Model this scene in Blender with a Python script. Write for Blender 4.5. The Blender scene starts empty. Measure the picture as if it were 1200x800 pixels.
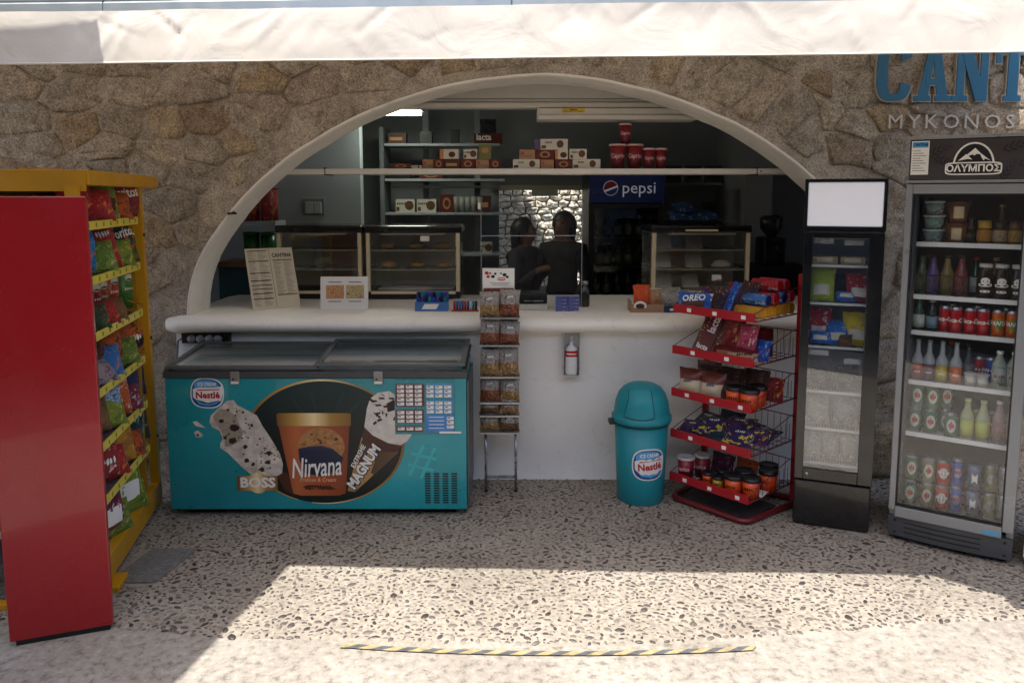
import bpy, math, random
from mathutils import Vector, Matrix, noise
R = math.radians
rnd = random.Random(7)
S = bpy.context.scene
COL = S.collection

# ------------------------------------------------------------------ camera, sky, sun, exposure
cam = bpy.data.cameras.new("camera"); camo = bpy.data.objects.new("camera", cam); COL.objects.link(camo)
camo.location = (0, 0, 1.7); camo.rotation_euler = (R(90) - math.atan(101 / 900), 0, 0)
cam.sensor_width = 36; cam.lens = 27; cam.shift_y = -0.0575; cam.clip_start = 0.05; cam.clip_end = 500
S.camera = camo
SUN = Vector((0.318, 0.787, -2.13)).normalized()
w = bpy.data.worlds.new("World"); S.world = w; w.use_nodes = True
nt = w.node_tree; bg = nt.nodes["Background"]; sky = nt.nodes.new("ShaderNodeTexSky")
sky.sky_type = 'NISHITA'; sky.sun_disc = False
sky.dust_density = 2.6; sky.air_density = .9; sky.ozone_density = .8
sky.sun_elevation = math.asin(-SUN.z); sky.sun_rotation = math.atan2(-SUN.x, -SUN.y)
nt.links.new(sky.outputs[0], bg.inputs[0]); bg.inputs[1].default_value = 0.15
sl = bpy.data.lights.new("sun", 'SUN'); sl.energy = 3.0; sl.angle = R(0.5); sl.color = (1, .965, .90)
so = bpy.data.objects.new("sun", sl); so.rotation_euler = SUN.to_track_quat('-Z', 'Y').to_euler(); so.location = (-2, -2, 9); COL.objects.link(so)
S.view_settings.view_transform = 'Standard'; S.view_settings.look = 'None'; S.view_settings.gamma = 1
S.view_settings.exposure = 1.45
S.cycles.use_denoising = True; S.cycles.max_bounces = 10; S.cycles.diffuse_bounces = 6; S.cycles.transparent_max_bounces = 24
S.cycles.sample_clamp_indirect = 6; S.cycles.caustics_reflective = False

# ------------------------------------------------------------------ materials
MATS = {}
def hx(s):
    f = lambda c: c / 12.92 if c <= .04045 else ((c + .055) / 1.055) ** 2.4
    return tuple(f(int(s[i:i + 2], 16) / 255) for i in (0, 2, 4))
def _c(c): return hx(c) if isinstance(c, str) else tuple(c)
def newmat(name):
    m = bpy.data.materials.new(name); m.use_nodes = True
    return m, m.node_tree, m.node_tree.nodes["Principled BSDF"]
def node(nt, t, **kw):
    n = nt.nodes.new(t)
    for k, v in kw.items():
        if k[0] == 'i' and k[1:].isdigit(): n.inputs[int(k[1:])].default_value = v
        else: setattr(n, k, v)
    return n
def ramp(nt, stops, src, interp='LINEAR'):
    n = nt.nodes.new("ShaderNodeValToRGB"); cr = n.color_ramp; cr.interpolation = interp
    while len(cr.elements) < len(stops): cr.elements.new(.5)
    for e, (p, c) in zip(cr.elements, stops): e.position = p; e.color = (*_c(c), 1)
    nt.links.new(src, n.inputs[0]); return n.outputs[0]
def ntex(nt, scale, detail=4, rough=.55, coord='Object', dist=0):
    tc = nt.nodes.new("ShaderNodeTexCoord"); n = nt.nodes.new("ShaderNodeTexNoise")
    n.inputs['Scale'].default_value = scale; n.inputs['Detail'].default_value = detail
    n.inputs['Roughness'].default_value = rough; n.inputs['Distortion'].default_value = dist
    nt.links.new(tc.outputs[coord], n.inputs['Vector']); return n.outputs['Fac']
def bump(nt, b, src, strength, dist=.01):
    n = nt.nodes.new("ShaderNodeBump"); n.inputs['Strength'].default_value = strength; n.inputs['Distance'].default_value = dist
    nt.links.new(src, n.inputs['Height']); nt.links.new(n.outputs[0], b.inputs['Normal']); return n
def mix(nt, a, b, fac, mode='MIX'):
    n = nt.nodes.new("ShaderNodeMix"); n.data_type = 'RGBA'; n.blend_type = mode
    for idx, v in ((0, fac), (6, a), (7, b)):
        if hasattr(v, 'is_linked'): nt.links.new(v, n.inputs[idx])
        elif idx == 0: n.inputs[0].default_value = v
        else: n.inputs[idx].default_value = (*_c(v), 1)
    return n.outputs[2]
def pm(name, c=None, rough=.5, metal=0, var=.14, scale=7, bmp=0, bscale=80, spec=.5, coat=0, dirt=0):
    if name in MATS: return MATS[name]
    m, nt, b = newmat(name); c = _c(c)
    f = ntex(nt, scale, 5)
    lo = tuple(x * (1 - var) for x in c); hi = tuple(min(1, x * (1 + var)) for x in c)
    bc = ramp(nt, [(.3, lo), (.7, hi)], f)
    if dirt:   # scattered scuffs and stains with a shape of their own
        d1 = ramp(nt, [(.56, (1, 1, 1)), (.66, (1 - dirt, 1 - dirt * 1.05, 1 - dirt * 1.12))], ntex(nt, 9, 8, .75, 'Object', 1.5))
        d2 = ramp(nt, [(.64, (1, 1, 1)), (.68, (1 - dirt * 1.3,) * 3)], ntex(nt, 34, 6, .7, 'Object', .6))
        bc = mix(nt, mix(nt, bc, d1, 1, 'MULTIPLY'), d2, 1, 'MULTIPLY')
    nt.links.new(bc, b.inputs['Base Color'])
    r2 = ramp(nt, [(.3, (max(0, rough - .1),) * 3), (.7, (min(1, rough + .1),) * 3)], ntex(nt, scale * 2.3, 4))
    nt.links.new(r2, b.inputs['Roughness'])
    b.inputs['Metallic'].default_value = metal; b.inputs['Specular IOR Level'].default_value = spec; b.inputs['Coat Weight'].default_value = coat
    if bmp: bump(nt, b, ntex(nt, bscale, 5), bmp, .004)
    MATS[name] = m; return m
def foil(name, c1, c2=None, c3=None, scale=3.2, rough=.32):
    """printed foil pack: big patches of colour, crinkled"""
    if name in MATS: return MATS[name]
    m, nt, b = newmat(name); c2 = c2 or c1; c3 = c3 or c2
    c1, c2, c3 = (tuple(min(.8, x * 1.45 + .004) for x in _c(q)) for q in (c1, c2, c3))
    f = ntex(nt, scale, 3, .6, 'Generated', .6); g = ntex(nt, scale * 2.4, 4, .6, 'Generated', .4)
    a = ramp(nt, [(0, c1), (.53, c2), (.60, c1), (.66, c3)], f, 'CONSTANT')
    d = ramp(nt, [(0, (0, 0, 0)), (.62, (1, 1, 1))], g, 'CONSTANT')
    nt.links.new(mix(nt, a, c3, d), b.inputs['Base Color'])
    b.inputs['Roughness'].default_value = rough; b.inputs['Specular IOR Level'].default_value = .6
    bump(nt, b, ntex(nt, 8, 5, .65, 'Generated', 1.6), .9, .022)
    MATS[name] = m; return m
def nuts(name, c1, c2, top):
    """clear bag: printed grey header over nuts"""
    if name in MATS: return MATS[name]
    m, nt, b = newmat(name)
    tc = nt.nodes.new("ShaderNodeTexCoord"); v = nt.nodes.new("ShaderNodeTexVoronoi"); v.inputs['Scale'].default_value = 9
    nt.links.new(tc.outputs['Generated'], v.inputs['Vector'])
    sep = nt.nodes.new("ShaderNodeSeparateColor"); nt.links.new(v.outputs['Color'], sep.inputs[0])
    base = ramp(nt, [(0, c1), (.5, c2), (1, c1)], sep.outputs[0])
    shade = ramp(nt, [(0, (1, 1, 1)), (.55, (.75, .7, .65)), (.8, (.3, .25, .2))], v.outputs['Distance'])
    n1 = mix(nt, base, shade, 1, 'MULTIPLY')
    pr = ramp(nt, [(.36, top), (.46, '8f8882'), (.56, '9d968f'), (.64, '6f6964')], ntex(nt, 7, 4, .6, 'Generated', 1.2))
    sx = nt.nodes.new("ShaderNodeSeparateXYZ"); nt.links.new(tc.outputs['Generated'], sx.inputs[0])
    mk = ramp(nt, [(.44, (0, 0, 0)), (.47, (1, 1, 1))], sx.outputs[2])
    nt.links.new(mix(nt, n1, pr, mk), b.inputs['Base Color']); b.inputs['Roughness'].default_value = .25
    bump(nt, b, v.outputs['Distance'], .4, .01)
    MATS[name] = m; return m
def glass(name='pane_glass', tint=(.93, .96, .95), f0=.075, rough=0.0):
    if name in MATS: return MATS[name]
    m = bpy.data.materials.new(name); m.use_nodes = True; nt = m.node_tree; nt.nodes.clear()
    o = nt.nodes.new("ShaderNodeOutputMaterial"); t = nt.nodes.new("ShaderNodeBsdfTransparent"); g = nt.nodes.new("ShaderNodeBsdfGlossy")
    t.inputs[0].default_value = (*tint, 1); g.inputs['Roughness'].default_value = rough
    lw = nt.nodes.new("ShaderNodeLayerWeight"); p = node(nt, "ShaderNodeMath", operation='POWER'); p.inputs[1].default_value = 4
    k = node(nt, "ShaderNodeMath", operation='MULTIPLY_ADD'); k.inputs[1].default_value = .85; k.inputs[2].default_value = f0
    nt.links.new(lw.outputs['Facing'], p.inputs[0]); nt.links.new(p.outputs[0], k.inputs[0])
    mx = nt.nodes.new("ShaderNodeMixShader"); nt.links.new(k.outputs[0], mx.inputs[0])
    nt.links.new(t.outputs[0], mx.inputs[1]); nt.links.new(g.outputs[0], mx.inputs[2]); nt.links.new(mx.outputs[0], o.inputs[0])
    MATS[name] = m; return m
def glow(name, c, s, base=(.8, .8, .8)):
    if name in MATS: return MATS[name]
    m, nt, b = newmat(name); b.inputs['Base Color'].default_value = (*_c(base), 1)
    b.inputs['Emission Color'].default_value = (*_c(c), 1); b.inputs['Emission Strength'].default_value = s; b.inputs['Roughness'].default_value = .25
    MATS[name] = m; return m

# ------------------------------------------------------------------ mesh builder
_T = {}
def text2d(s, bold=0, shear=0):
    k = (s, bold, shear)
    if k not in _T:
        c = bpy.data.curves.new("lettering", 'FONT'); c.body = s; c.offset = bold; c.shear = shear; c.resolution_u = 2; c.align_x = 'CENTER'; c.align_y = 'CENTER'
        o = bpy.data.objects.new("lettering", c); m = bpy.data.meshes.new_from_object(o)
        _T[k] = ([(v.co.x, v.co.y) for v in m.vertices], [tuple(p.vertices) for p in m.polygons])
        bpy.data.objects.remove(o); bpy.data.meshes.remove(m); bpy.data.curves.remove(c)
    return _T[k]
class MB:
    def __init__(s): s.v = []; s.f = []; s.mi = []; s.sm = []; s.M = None
    def add(s, vs, fs, mi=0, smooth=False):
        b = len(s.v)
        s.v += [tuple(s.M @ Vector(p)) for p in vs] if s.M is not None else [tuple(p) for p in vs]
        for i, f in enumerate(fs):
            s.f.append(tuple(b + j for j in f)); s.mi.append(mi[i] if isinstance(mi, list) else mi); s.sm.append(smooth)
        return s
    def box(s, x0, x1, y0, y1, z0, z1, mi=0):
        vs = [(x, y, z) for z in (z0, z1) for y in (y0, y1) for x in (x0, x1)]
        return s.add(vs, [(0, 2, 3, 1), (4, 5, 7, 6), (0, 1, 5, 4), (1, 3, 7, 5), (3, 2, 6, 7), (2, 0, 4, 6)], mi)
    def bar(s, p, q, w, h, mi=0):
        p, q = Vector(p), Vector(q); d = (q - p).normalized(); up = Vector((0, 0, 1)) if abs(d.z) < .95 else Vector((0, 1, 0))
        a = d.cross(up).normalized() * w / 2; b = a.cross(d).normalized() * h / 2
        vs = [e + i * a + j * b for e in (p, q) for i, j in ((-1, -1), (1, -1), (1, 1), (-1, 1))]
        return s.add(vs, [(3, 2, 1, 0), (4, 5, 6, 7), (0, 1, 5, 4), (1, 2, 6, 5), (2, 3, 7, 6), (3, 0, 4, 7)], mi)
    def tube(s, pts, r, n=6, mi=0, closed=False):
        pts = [Vector(p) for p in pts]; k = len(pts); vs = []
        for i, p in enumerate(pts):
            a = pts[(i - 1) % k] if (i or closed) else p; b = pts[(i + 1) % k] if (i < k - 1 or closed) else p
            d = (b - a).normalized(); up = Vector((0, 0, 1)) if abs(d.z) < .9 else Vector((0, 1, 0))
            u = d.cross(up).normalized(); v = u.cross(d)
            vs += [p + r * (math.cos(2 * math.pi * j / n) * u + math.sin(2 * math.pi * j / n) * v) for j in range(n)]
        fs = [(i * n + j, i * n + (j + 1) % n, ((i + 1) % k) * n + (j + 1) % n, ((i + 1) % k) * n + j) for i in range(k if closed else k - 1) for j in range(n)]
        if not closed: fs += [tuple(range(n))[::-1], tuple((k - 1) * n + j for j in range(n))]
        return s.add(vs, fs, mi, True)
    def lathe(s, prof, n=14, mi=0, c=(0, 0, 0), sy=1, smooth=True):
        vs = []; fs = []; ms = []
        for r, z in prof: vs += [(c[0] + r * math.cos(2 * math.pi * j / n), c[1] + sy * r * math.sin(2 * math.pi * j / n), c[2] + z) for j in range(n)]
        for i in range(len(prof) - 1):
            for j in range(n):
                fs.append((i * n + j, i * n + (j + 1) % n, (i + 1) * n + (j + 1) % n, (i + 1) * n + j)); ms.append(mi[i] if isinstance(mi, list) else mi)
        e = len(prof) - 1
        if prof[0][0] > 1e-5: fs.append(tuple(range(n))[::-1]); ms.append(ms[0])
        if prof[e][0] > 1e-5: fs.append(tuple(e * n + j for j in range(n))); ms.append(ms[-1])
        return s.add(vs, fs, ms, smooth)
    def grid(s, fn, nu, nv, mi=0, smooth=True, flip=False):
        vs = [fn(i / nu, j / nv) for j in range(nv + 1) for i in range(nu + 1)]
        fs = [(j * (nu + 1) + i, j * (nu + 1) + i + 1, (j + 1) * (nu + 1) + i + 1, (j + 1) * (nu + 1) + i) for j in range(nv) for i in range(nu)]
        if flip: fs = [f[::-1] for f in fs]
        return s.add(vs, fs, mi, smooth)
    def poly(s, pts, mp, mi=0, sub=1):
        """flat print polygon (fan about its centre), mapped by mp(x, z)"""
        n = len(pts); cx = sum(p[0] for p in pts) / n; cz = sum(p[1] for p in pts) / n
        a = sum(pts[i][0] * pts[(i + 1) % n][1] - pts[(i + 1) % n][0] * pts[i][1] for i in range(n))
        if a < 0: pts = pts[::-1]
        vs = []; fs = []
        for k in range(sub): t = 1 - k / sub; vs += [mp(cx + (x - cx) * t, cz + (z - cz) * t) for x, z in pts]
        for k in range(sub - 1): fs += [(k * n + i, k * n + (i + 1) % n, (k + 1) * n + (i + 1) % n, (k + 1) * n + i) for i in range(n)]
        b = (sub - 1) * n
        return s.add(vs + [mp(cx, cz)], fs + [(b + i, b + (i + 1) % n, sub * n) for i in range(n)], mi)
    def slab(s, pts, y0, y1, mi=0):
        """extruded outline in x-z between y0 (front) and y1"""
        n = len(pts); a = sum(pts[i][0] * pts[(i + 1) % n][1] - pts[(i + 1) % n][0] * pts[i][1] for i in range(n))
        if a < 0: pts = pts[::-1]
        vs = [(x, y0, z) for x, z in pts] + [(x, y1, z) for x, z in pts]
        return s.add(vs, [tuple(range(n)), tuple(range(2 * n - 1, n - 1, -1))] + [(i + n, (i + 1) % n + n, (i + 1) % n, i) for i in range(n)], mi)
    def text(s, t, size, mp, mi=0, bold=.015, sx=1, shear=0, at=(0, 0), rot=0):
        c, n = math.cos(rot), math.sin(rot)
        if t == '~':   # print too small to read in the photo: a line of irregular strokes
            q = random.Random(int(size * 1e5))
            for i in range(5):
                x0 = (i - 2) * .46 + q.uniform(-.05, .05); hh = q.uniform(.2, .36)
                pts = [(x0 - .17, -hh), (x0 + .02, -hh * .8), (x0 + .17, -hh * .1), (x0 + .12, hh), (x0 - .08, hh * .9), (x0 - .17, .1)]
                s.poly([(size * sx * x, size * y) for x, y in pts], lambda x, y: mp(at[0] + x * c - y * n, at[1] + x * n + y * c), mi)
            return s
        vs, fs = text2d(t, bold, shear)
        return s.add([mp(at[0] + size * (sx * x * c - y * n), at[1] + size * (sx * x * n + y * c)) for x, y in vs], fs, mi)
    def mesh(s, name, mats):
        m = bpy.data.meshes.new(name); m.from_pydata(s.v, [], s.f)
        for k in (mats if isinstance(mats, (list, tuple)) else [mats]): m.materials.append(k)
        m.polygons.foreach_set('material_index', s.mi); m.polygons.foreach_set('use_smooth', s.sm); m.update(); return m
def front(off=0): return lambda x, z: (x, -off, z)
def wrapf(r0, r1=None, h=1, z0=0, off=.0008):
    r1 = r0 if r1 is None else r1
    def f(x, z):
        zz = z0 + z; r = r0 + (r1 - r0) * zz / h + off; return (r * math.sin(x / r), -r * math.cos(x / r), zz)
    return f
def ell(cx, cz, rx, rz, n=20, a0=0, a1=360): return [(cx + rx * math.cos(R(a0 + (a1 - a0) * i / n)), cz + rz * math.sin(R(a0 + (a1 - a0) * i / n))) for i in range(n + (a1 - a0 != 360))]
def sup(cx, cz, rx, rz, e=3., n=28):
    o = []
    for i in range(n):
        c, s_ = math.cos(2 * math.pi * i / n), math.sin(2 * math.pi * i / n)
        o.append((cx + rx * math.copysign(abs(c) ** (2 / e), c), cz + rz * math.copysign(abs(s_) ** (2 / e), s_)))
    return o

# ------------------------------------------------------------------ objects
def link(name, data, parent=None, M=None, bev=0):
    o = bpy.data.objects.new(name, data); COL.objects.link(o)
    if parent is not None: o.parent = parent
    if M is not None: o.matrix_basis = M
    if bev:
        b = o.modifiers.new("bevel", 'BEVEL'); b.width = bev; b.segments = 2; b.limit_method = 'ANGLE'; b.angle_limit = R(40)
    return o
def thing(name, label, cat, M=None, group=None):
    o = link(name, None, None, M); o.empty_display_size = .1; return tag(o, label, cat, group)
def tag(o, label, cat, group=None):
    o['label'] = label; o['category'] = cat
    if group: o['group'] = group
    return o
def part(name, mb, mats, parent=None, M=None, bev=0, label=None, kind=None):
    o = link(name, mb.mesh(name, mats), parent, M, bev)
    if label: o['label'] = label
    if kind: o['kind'] = kind
    return o
def struct(name, mb, mats, bev=0): return part(name, mb, mats, None, None, bev, None, 'structure')
def FR(x, y, a): return Matrix.Translation((x, y, 0)) @ Matrix.Rotation(R(a), 4, 'Z')
def TR(x=0, y=0, z=0, rz=0, rx=0, ry=0, s=1):
    return Matrix.Translation((x, y, z)) @ Matrix.Rotation(R(rz), 4, 'Z') @ Matrix.Rotation(R(rx), 4, 'X') @ Matrix.Rotation(R(ry), 4, 'Y') @ Matrix.Scale(s, 4)
def put(proto, name, label, cat, M, group=None):
    """one more thing of a kind: its own object, and a copy of each part, sharing mesh data"""
    if len(proto) == 1: o = link(name, proto[0][1], None, M)
    else:
        o = link(name, None, None, M); o.empty_display_size = .03
        for pn, me in proto: link(pn, me, o)
    return tag(o, label, cat, group)

# ------------------------------------------------------------------ product prototypes
_cr = random.Random(3)
def bag(w, h, t, m, txt=None, tm=None, ts=.25, tz=.62, seed=0, patch=None):
    o = Vector((seed * 3.7, 0, 0))
    def bulge(u, v): return max(0, 1 - abs(u) ** 3) ** .6 * max(0, math.sin(math.pi * min(1, max(0, (v - .04) / .92)))) ** .55 * (1 + .28 * noise.noise(Vector((u * 1.7, v * 2.3, 0)) + o))
    def pt(u, v, sgn, off=0):
        x = w / 2 * u * (1 - .07 * math.sin(math.pi * v)) + .03 * w * noise.noise(Vector((v * 2, u, 5)) + o) * abs(u)
        return (x, sgn * t / 2 * bulge(u, v) - off + .05 * t * noise.noise(Vector((u * 3, v * 3, 9)) + o), h * v + .012 * h * math.sin(u * 5 + seed))
    mb = MB()
    for sgn in (-1, 1): mb.grid(lambda a, b: pt(2 * a - 1, b, sgn), 8, 9, 0, True, sgn > 0)
    mats = [m]
    if patch:
        mats.append(patch)
        def P(x, z): return pt(max(-1, min(1, 2 * x / w)), max(0, min(1, z / h)), -1, .0012)
        mb.grid(lambda a, b: P((a - .5) * w * .62, h * (.18 + .3 * b)), 5, 4, 1)
    if txt:
        mats.append(tm); k = len(mats) - 1
        def Q(x, z): return pt(max(-1, min(1, 2 * x / w)), max(0, min(1, z / h)), -1, .0035)
        mb.text(txt, ts * w, Q, k, .025, .9, .1, (0, tz * h), R(6))
    return [("pack", mb.mesh("pack", mats))]
def tub(r0, r1, h, m, lid, txt=None, tm=None, ts=.03, lidh=.012):
    a = MB().lathe([(0, 0), (r0, 0), (r1, h)], 16)
    ms = [m]
    if txt: ms.append(tm); a.text(txt, ts, wrapf(r0, r1, h), 1, .02, .8, 0, (0, h * .55))
    b = MB().lathe([(r1 + .002, h - .003), (r1 + .004, h), (r1 + .004, h + lidh), (r1 - .002, h + lidh + .002), (r1 - .008, h + lidh - .003), (0, h + lidh - .003)], 16)
    return [("tub_body", a.mesh("tub_body", ms)), ("lid", b.mesh("lid", lid))]
def can(r, h, m, txt=None, tm=None, ts=.03, rot=0, band=None):
    al = pm('aluminium')
    a = MB().lathe([(r * .8, 0), (r, .008), (r, h - .012), (r * .84, h - .002), (r * .84, h), (r * .78, h - .004), (0, h - .004)], 14, [1, 0, 1, 1, 1, 1])
    ms = [m, al]
    if band: ms.append(band); a.poly(ell(0, h * .5, r * .72, r * .95, 14), wrapf(r, off=.0008), len(ms) - 1)
    if txt: ms.append(tm); a.text(txt, ts, wrapf(r, off=.0016), len(ms) - 1, .025, .9, .25, (0, h * .52), rot)
    return [("can", a.mesh("can", ms))]
def bottle(r, h, m, label, cap, rn=.35, sh=.58, txt=None, tm=None, ts=.02, lb=(.12, .5)):
    n = r * rn
    a = MB().lathe([(r * .85, 0), (r, .006), (r, h * lb[0]), (r * 1.012, h * lb[0]), (r * 1.012, h * lb[1]), (r, h * lb[1]), (r, h * sh), (n * 1.25, h * (sh + .17)), (n, h * .9), (n, h * .94)], 14, [0, 0, 0, 1, 0, 0, 0, 0, 0])
    ms = [m, label]
    if txt: ms.append(tm); a.text(txt, ts, wrapf(r * 1.012), 2, .02, .9, 0, (0, h * (lb[0] + lb[1]) / 2))
    b = MB().lathe([(n * 1.15, h * .93), (n * 1.15, h), (0, h)], 10)
    return [("bottle_body", a.mesh("bottle_body", ms)), ("cap", b.mesh("cap", cap))]
def carton(w, d, h, m, prints=(), txt=None, tm=None, ts=.03, ta=(0, .5), mats=(), bold=.02, shear=0):
    """box, origin bottom centre of its front face; prints = (outline, material)"""
    mb = MB().box(-w / 2, w / 2, 0, d, 0, h); ms = [m]
    for k, (o, pmx) in enumerate(prints): ms.append(pmx); mb.poly(o, front(.0008 * (k + 1)), len(ms) - 1)
    if txt: ms.append(tm); mb.text(txt, ts, front(.0008 * (len(prints) + 2)), len(ms) - 1, bold, .9, shear, (ta[0], ta[1] * h))
    return [("carton", mb.mesh("carton", ms))]
pm('aluminium', 'b9bcc0', .3, 1)
WHT = pm('white_ink', 'e8e6e0', .45, 0, .05); BLK = pm('black_ink', '0c0c0d', .45, 0, .2); RED = pm('red_ink', 'b3121d', .4)
NAVY = pm('navy_ink', '14255c', .4); YEL = pm('yellow_ink', 'd8b21c', .4); GRY = pm('grey_ink', '77777a', .5)
BRN = pm('brown_ink', '4a2413', .5); TANM = pm('tan_ink', 'b98a55', .5); GOLD = pm('gold_ink', 'b58f4a', .35, .3); LBL = pm('light_blue_ink', '4f9fd0', .4)

# ------------------------------------------------------------------ ground
AC = .155                                                    # centre of the arch
AP = [(2.065, 1.0), (2.05, 1.15), (1.99, 1.32), (1.90, 1.47), (1.78, 1.62), (1.62, 1.78), (1.44, 1.925), (1.22, 2.065), (.98, 2.18), (.70, 2.28), (.37, 2.36), (0, 2.39)]
def smooth_poly(p, n):
    for _ in range(n):
        q = [p[0]]
        for a, b in zip(p, p[1:]): q += [(a[0] * .75 + b[0] * .25, a[1] * .75 + b[1] * .25), (a[0] * .25 + b[0] * .75, a[1] * .25 + b[1] * .75)]
        p = q + [p[-1]]
    return p
half = smooth_poly(AP, 1)
ARCH = [(AC - x, z) for x, z in half] + [(AC + min(x, 1.80 + .12 * (x - 1.80) / .27 if x > 1.80 else x), z) for x, z in half[::-1][1:]]
def edge_y(x): return 2.775 + .055 * math.cos((x + .1) * 1.5) * -1 + .10 * (abs(x) / 2.2) ** 2 + .03 * noise.noise(Vector((x * 2, 3, 0)))

def concrete():
    m, nt, b = newmat('speckled_concrete')
    n1 = ntex(nt, 26, 6, .7); n2 = ntex(nt, 2.2, 4); n3 = ntex(nt, 60, 3, .6, 'Object', 1.5)
    c = ramp(nt, [(.36, '726c64'), (.46, '958e84'), (.60, 'a39d93'), (.70, 'bcb7ae')], n1)
    c = mix(nt, c, ramp(nt, [(.3, (.74, .72, .7)), (.7, (1, 1, 1))], n2), 1, 'MULTIPLY')
    c = mix(nt, c, ramp(nt, [(.62, (1, 1, 1)), (.70, (.62, .58, .54))], n3), 1, 'MULTIPLY')
    nt.links.new(c, b.inputs['Base Color']); b.inputs['Roughness'].default_value = .8
    bump(nt, b, n1, .5, .006); return m
def cement():
    m, nt, b = newmat('pebble_cement')
    n1 = ntex(nt, 40, 6, .7); n2 = ntex(nt, 1.7, 5, .6)
    c = ramp(nt, [(.3, '7d766c'), (.55, '9e968a'), (.75, 'b3ab9e')], n1)
    c = mix(nt, c, ramp(nt, [(.3, (.7, .68, .66)), (.5, (.92, .9, .88)), (.7, (1, 1, 1))], n2), 1, 'MULTIPLY')
    nt.links.new(c, b.inputs['Base Color']); b.inputs['Roughness'].default_value = .72
    bump(nt, b, n1, .35, .004); return m
def pebble_mat():
    m, nt, b = newmat('dark_pebble')
    oi = nt.nodes.new("ShaderNodeObjectInfo"); geo = nt.nodes.new("ShaderNodeNewGeometry")
    ad = node(nt, "ShaderNodeMath", operation='ADD'); nt.links.new(oi.outputs['Random'], ad.inputs[0]); nt.links.new(geo.outputs['Random Per Island'], ad.inputs[1])
    fr = node(nt, "ShaderNodeMath", operation='FRACT'); nt.links.new(ad.outputs[0], fr.inputs[0])
    c = ramp(nt, [(0, '352f2c'), (.3, '4c4541'), (.55, '5f5751'), (.8, '736a62'), (.95, '8a8075')], fr.outputs[0])
    c = mix(nt, c, ramp(nt, [(.3, (.75, .75, .75)), (.7, (1.1, 1.1, 1.1))], ntex(nt, 90, 4)), 1, 'MULTIPLY')
    nt.links.new(c, b.inputs['Base Color']); b.inputs['Roughness'].default_value = .5; return m
MC, MP = cement(), pebble_mat()
struct('ground', MB().grid(lambda a, b: (-60 + 120 * a, -60 + 120 * b, 0), 8, 8, 0, False), concrete())
fl = MB(); NX = 60
fl.grid(lambda a, b: (-4 + 8 * a, (1 - b) * edge_y(-4 + 8 * a) + b * 4.6, .004 if b > .01 else -.003), NX, 40, 0, False)
floor = struct('pebble_floor', fl, MC)
PEB = []
for k in range(10):
    n = 9; mb = MB(); r = random.Random(k); asp = .42 + .25 * r.random()
    ring = [(math.cos(2 * math.pi * i / n) * (.82 + .3 * r.random()), asp * math.sin(2 * math.pi * i / n) * (.82 + .3 * r.random())) for i in range(n)]
    vs = [(x, y, 0) for x, y in ring] + [(x * .8, y * .8, .17) for x, y in ring] + [(0, 0, .2)]
    mb.add(vs, [(i, (i + 1) % n, n + (i + 1) % n, n + i) for i in range(n)] + [(n + i, n + (i + 1) % n, 2 * n) for i in range(n)], 0, True)
    PEB.append(mb)
spots = []; grid = {}
pr = random.Random(11)
PATCH = (-1.80, -1.56, 3.20, 3.56)
for _ in range(90000):
    x, y = pr.uniform(-3.2, 3.2), pr.uniform(2.7, 4.49)
    if y < edge_y(x) + .02 or abs(x) > y * .72 + .15: continue
    if -.72 < x < 1.0 and y < 2.775 - .09 * (1 - ((x - .13) / .8) ** 2) * .55 + .035: continue
    if PATCH[0] < x < PATCH[1] and PATCH[2] < y < PATCH[3]: continue
    s = pr.choice((.007, .009, .011, .013, .015, .019)) * (.9 + .3 * pr.random())
    i, j = int(x / .042 + 100), int(y / .042)
    ok = True
    for di in (-1, 0, 1):
        for dj in (-1, 0, 1):
            for (a, b, t) in grid.get((i + di, j + dj), ()):
                if (a - x) ** 2 + (b - y) ** 2 < (.76 * (s + t)) ** 2 + .00006: ok = False
    if ok: grid.setdefault((i, j), []).append((x, y, s)); spots.append((x, y, s))
spots.sort(key=lambda p: p[1] - p[2] * 16)
pm_ = [p.mesh('pebble', MP) for p in PEB]
rest = MB()
for k, (x, y, s) in enumerate(spots):
    kk = pr.randrange(10); M = TR(x, y, .0035, pr.gauss(0, 55) if pr.random() < .8 else pr.uniform(0, 180), 0, 0, s)
    if k < 300: link('pebble', pm_[kk], floor, M)
    else: rest.M = M; rest.add(PEB[kk].v, PEB[kk].f, 0, True)
rest.M = None
part('small_pebbles', rest, MP, floor, None, 0, None, 'stuff')
pt = MB()
pt.grid(lambda a, b: (-1.79 + .22 * a + .05 * b, 3.22 + .33 * b, .009), 2, 2, 0, False)
struct('cement_patch', pt, pm('grey_patch', '6f6d6b', .8, 0, .35, 60, .5, 160))

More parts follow.
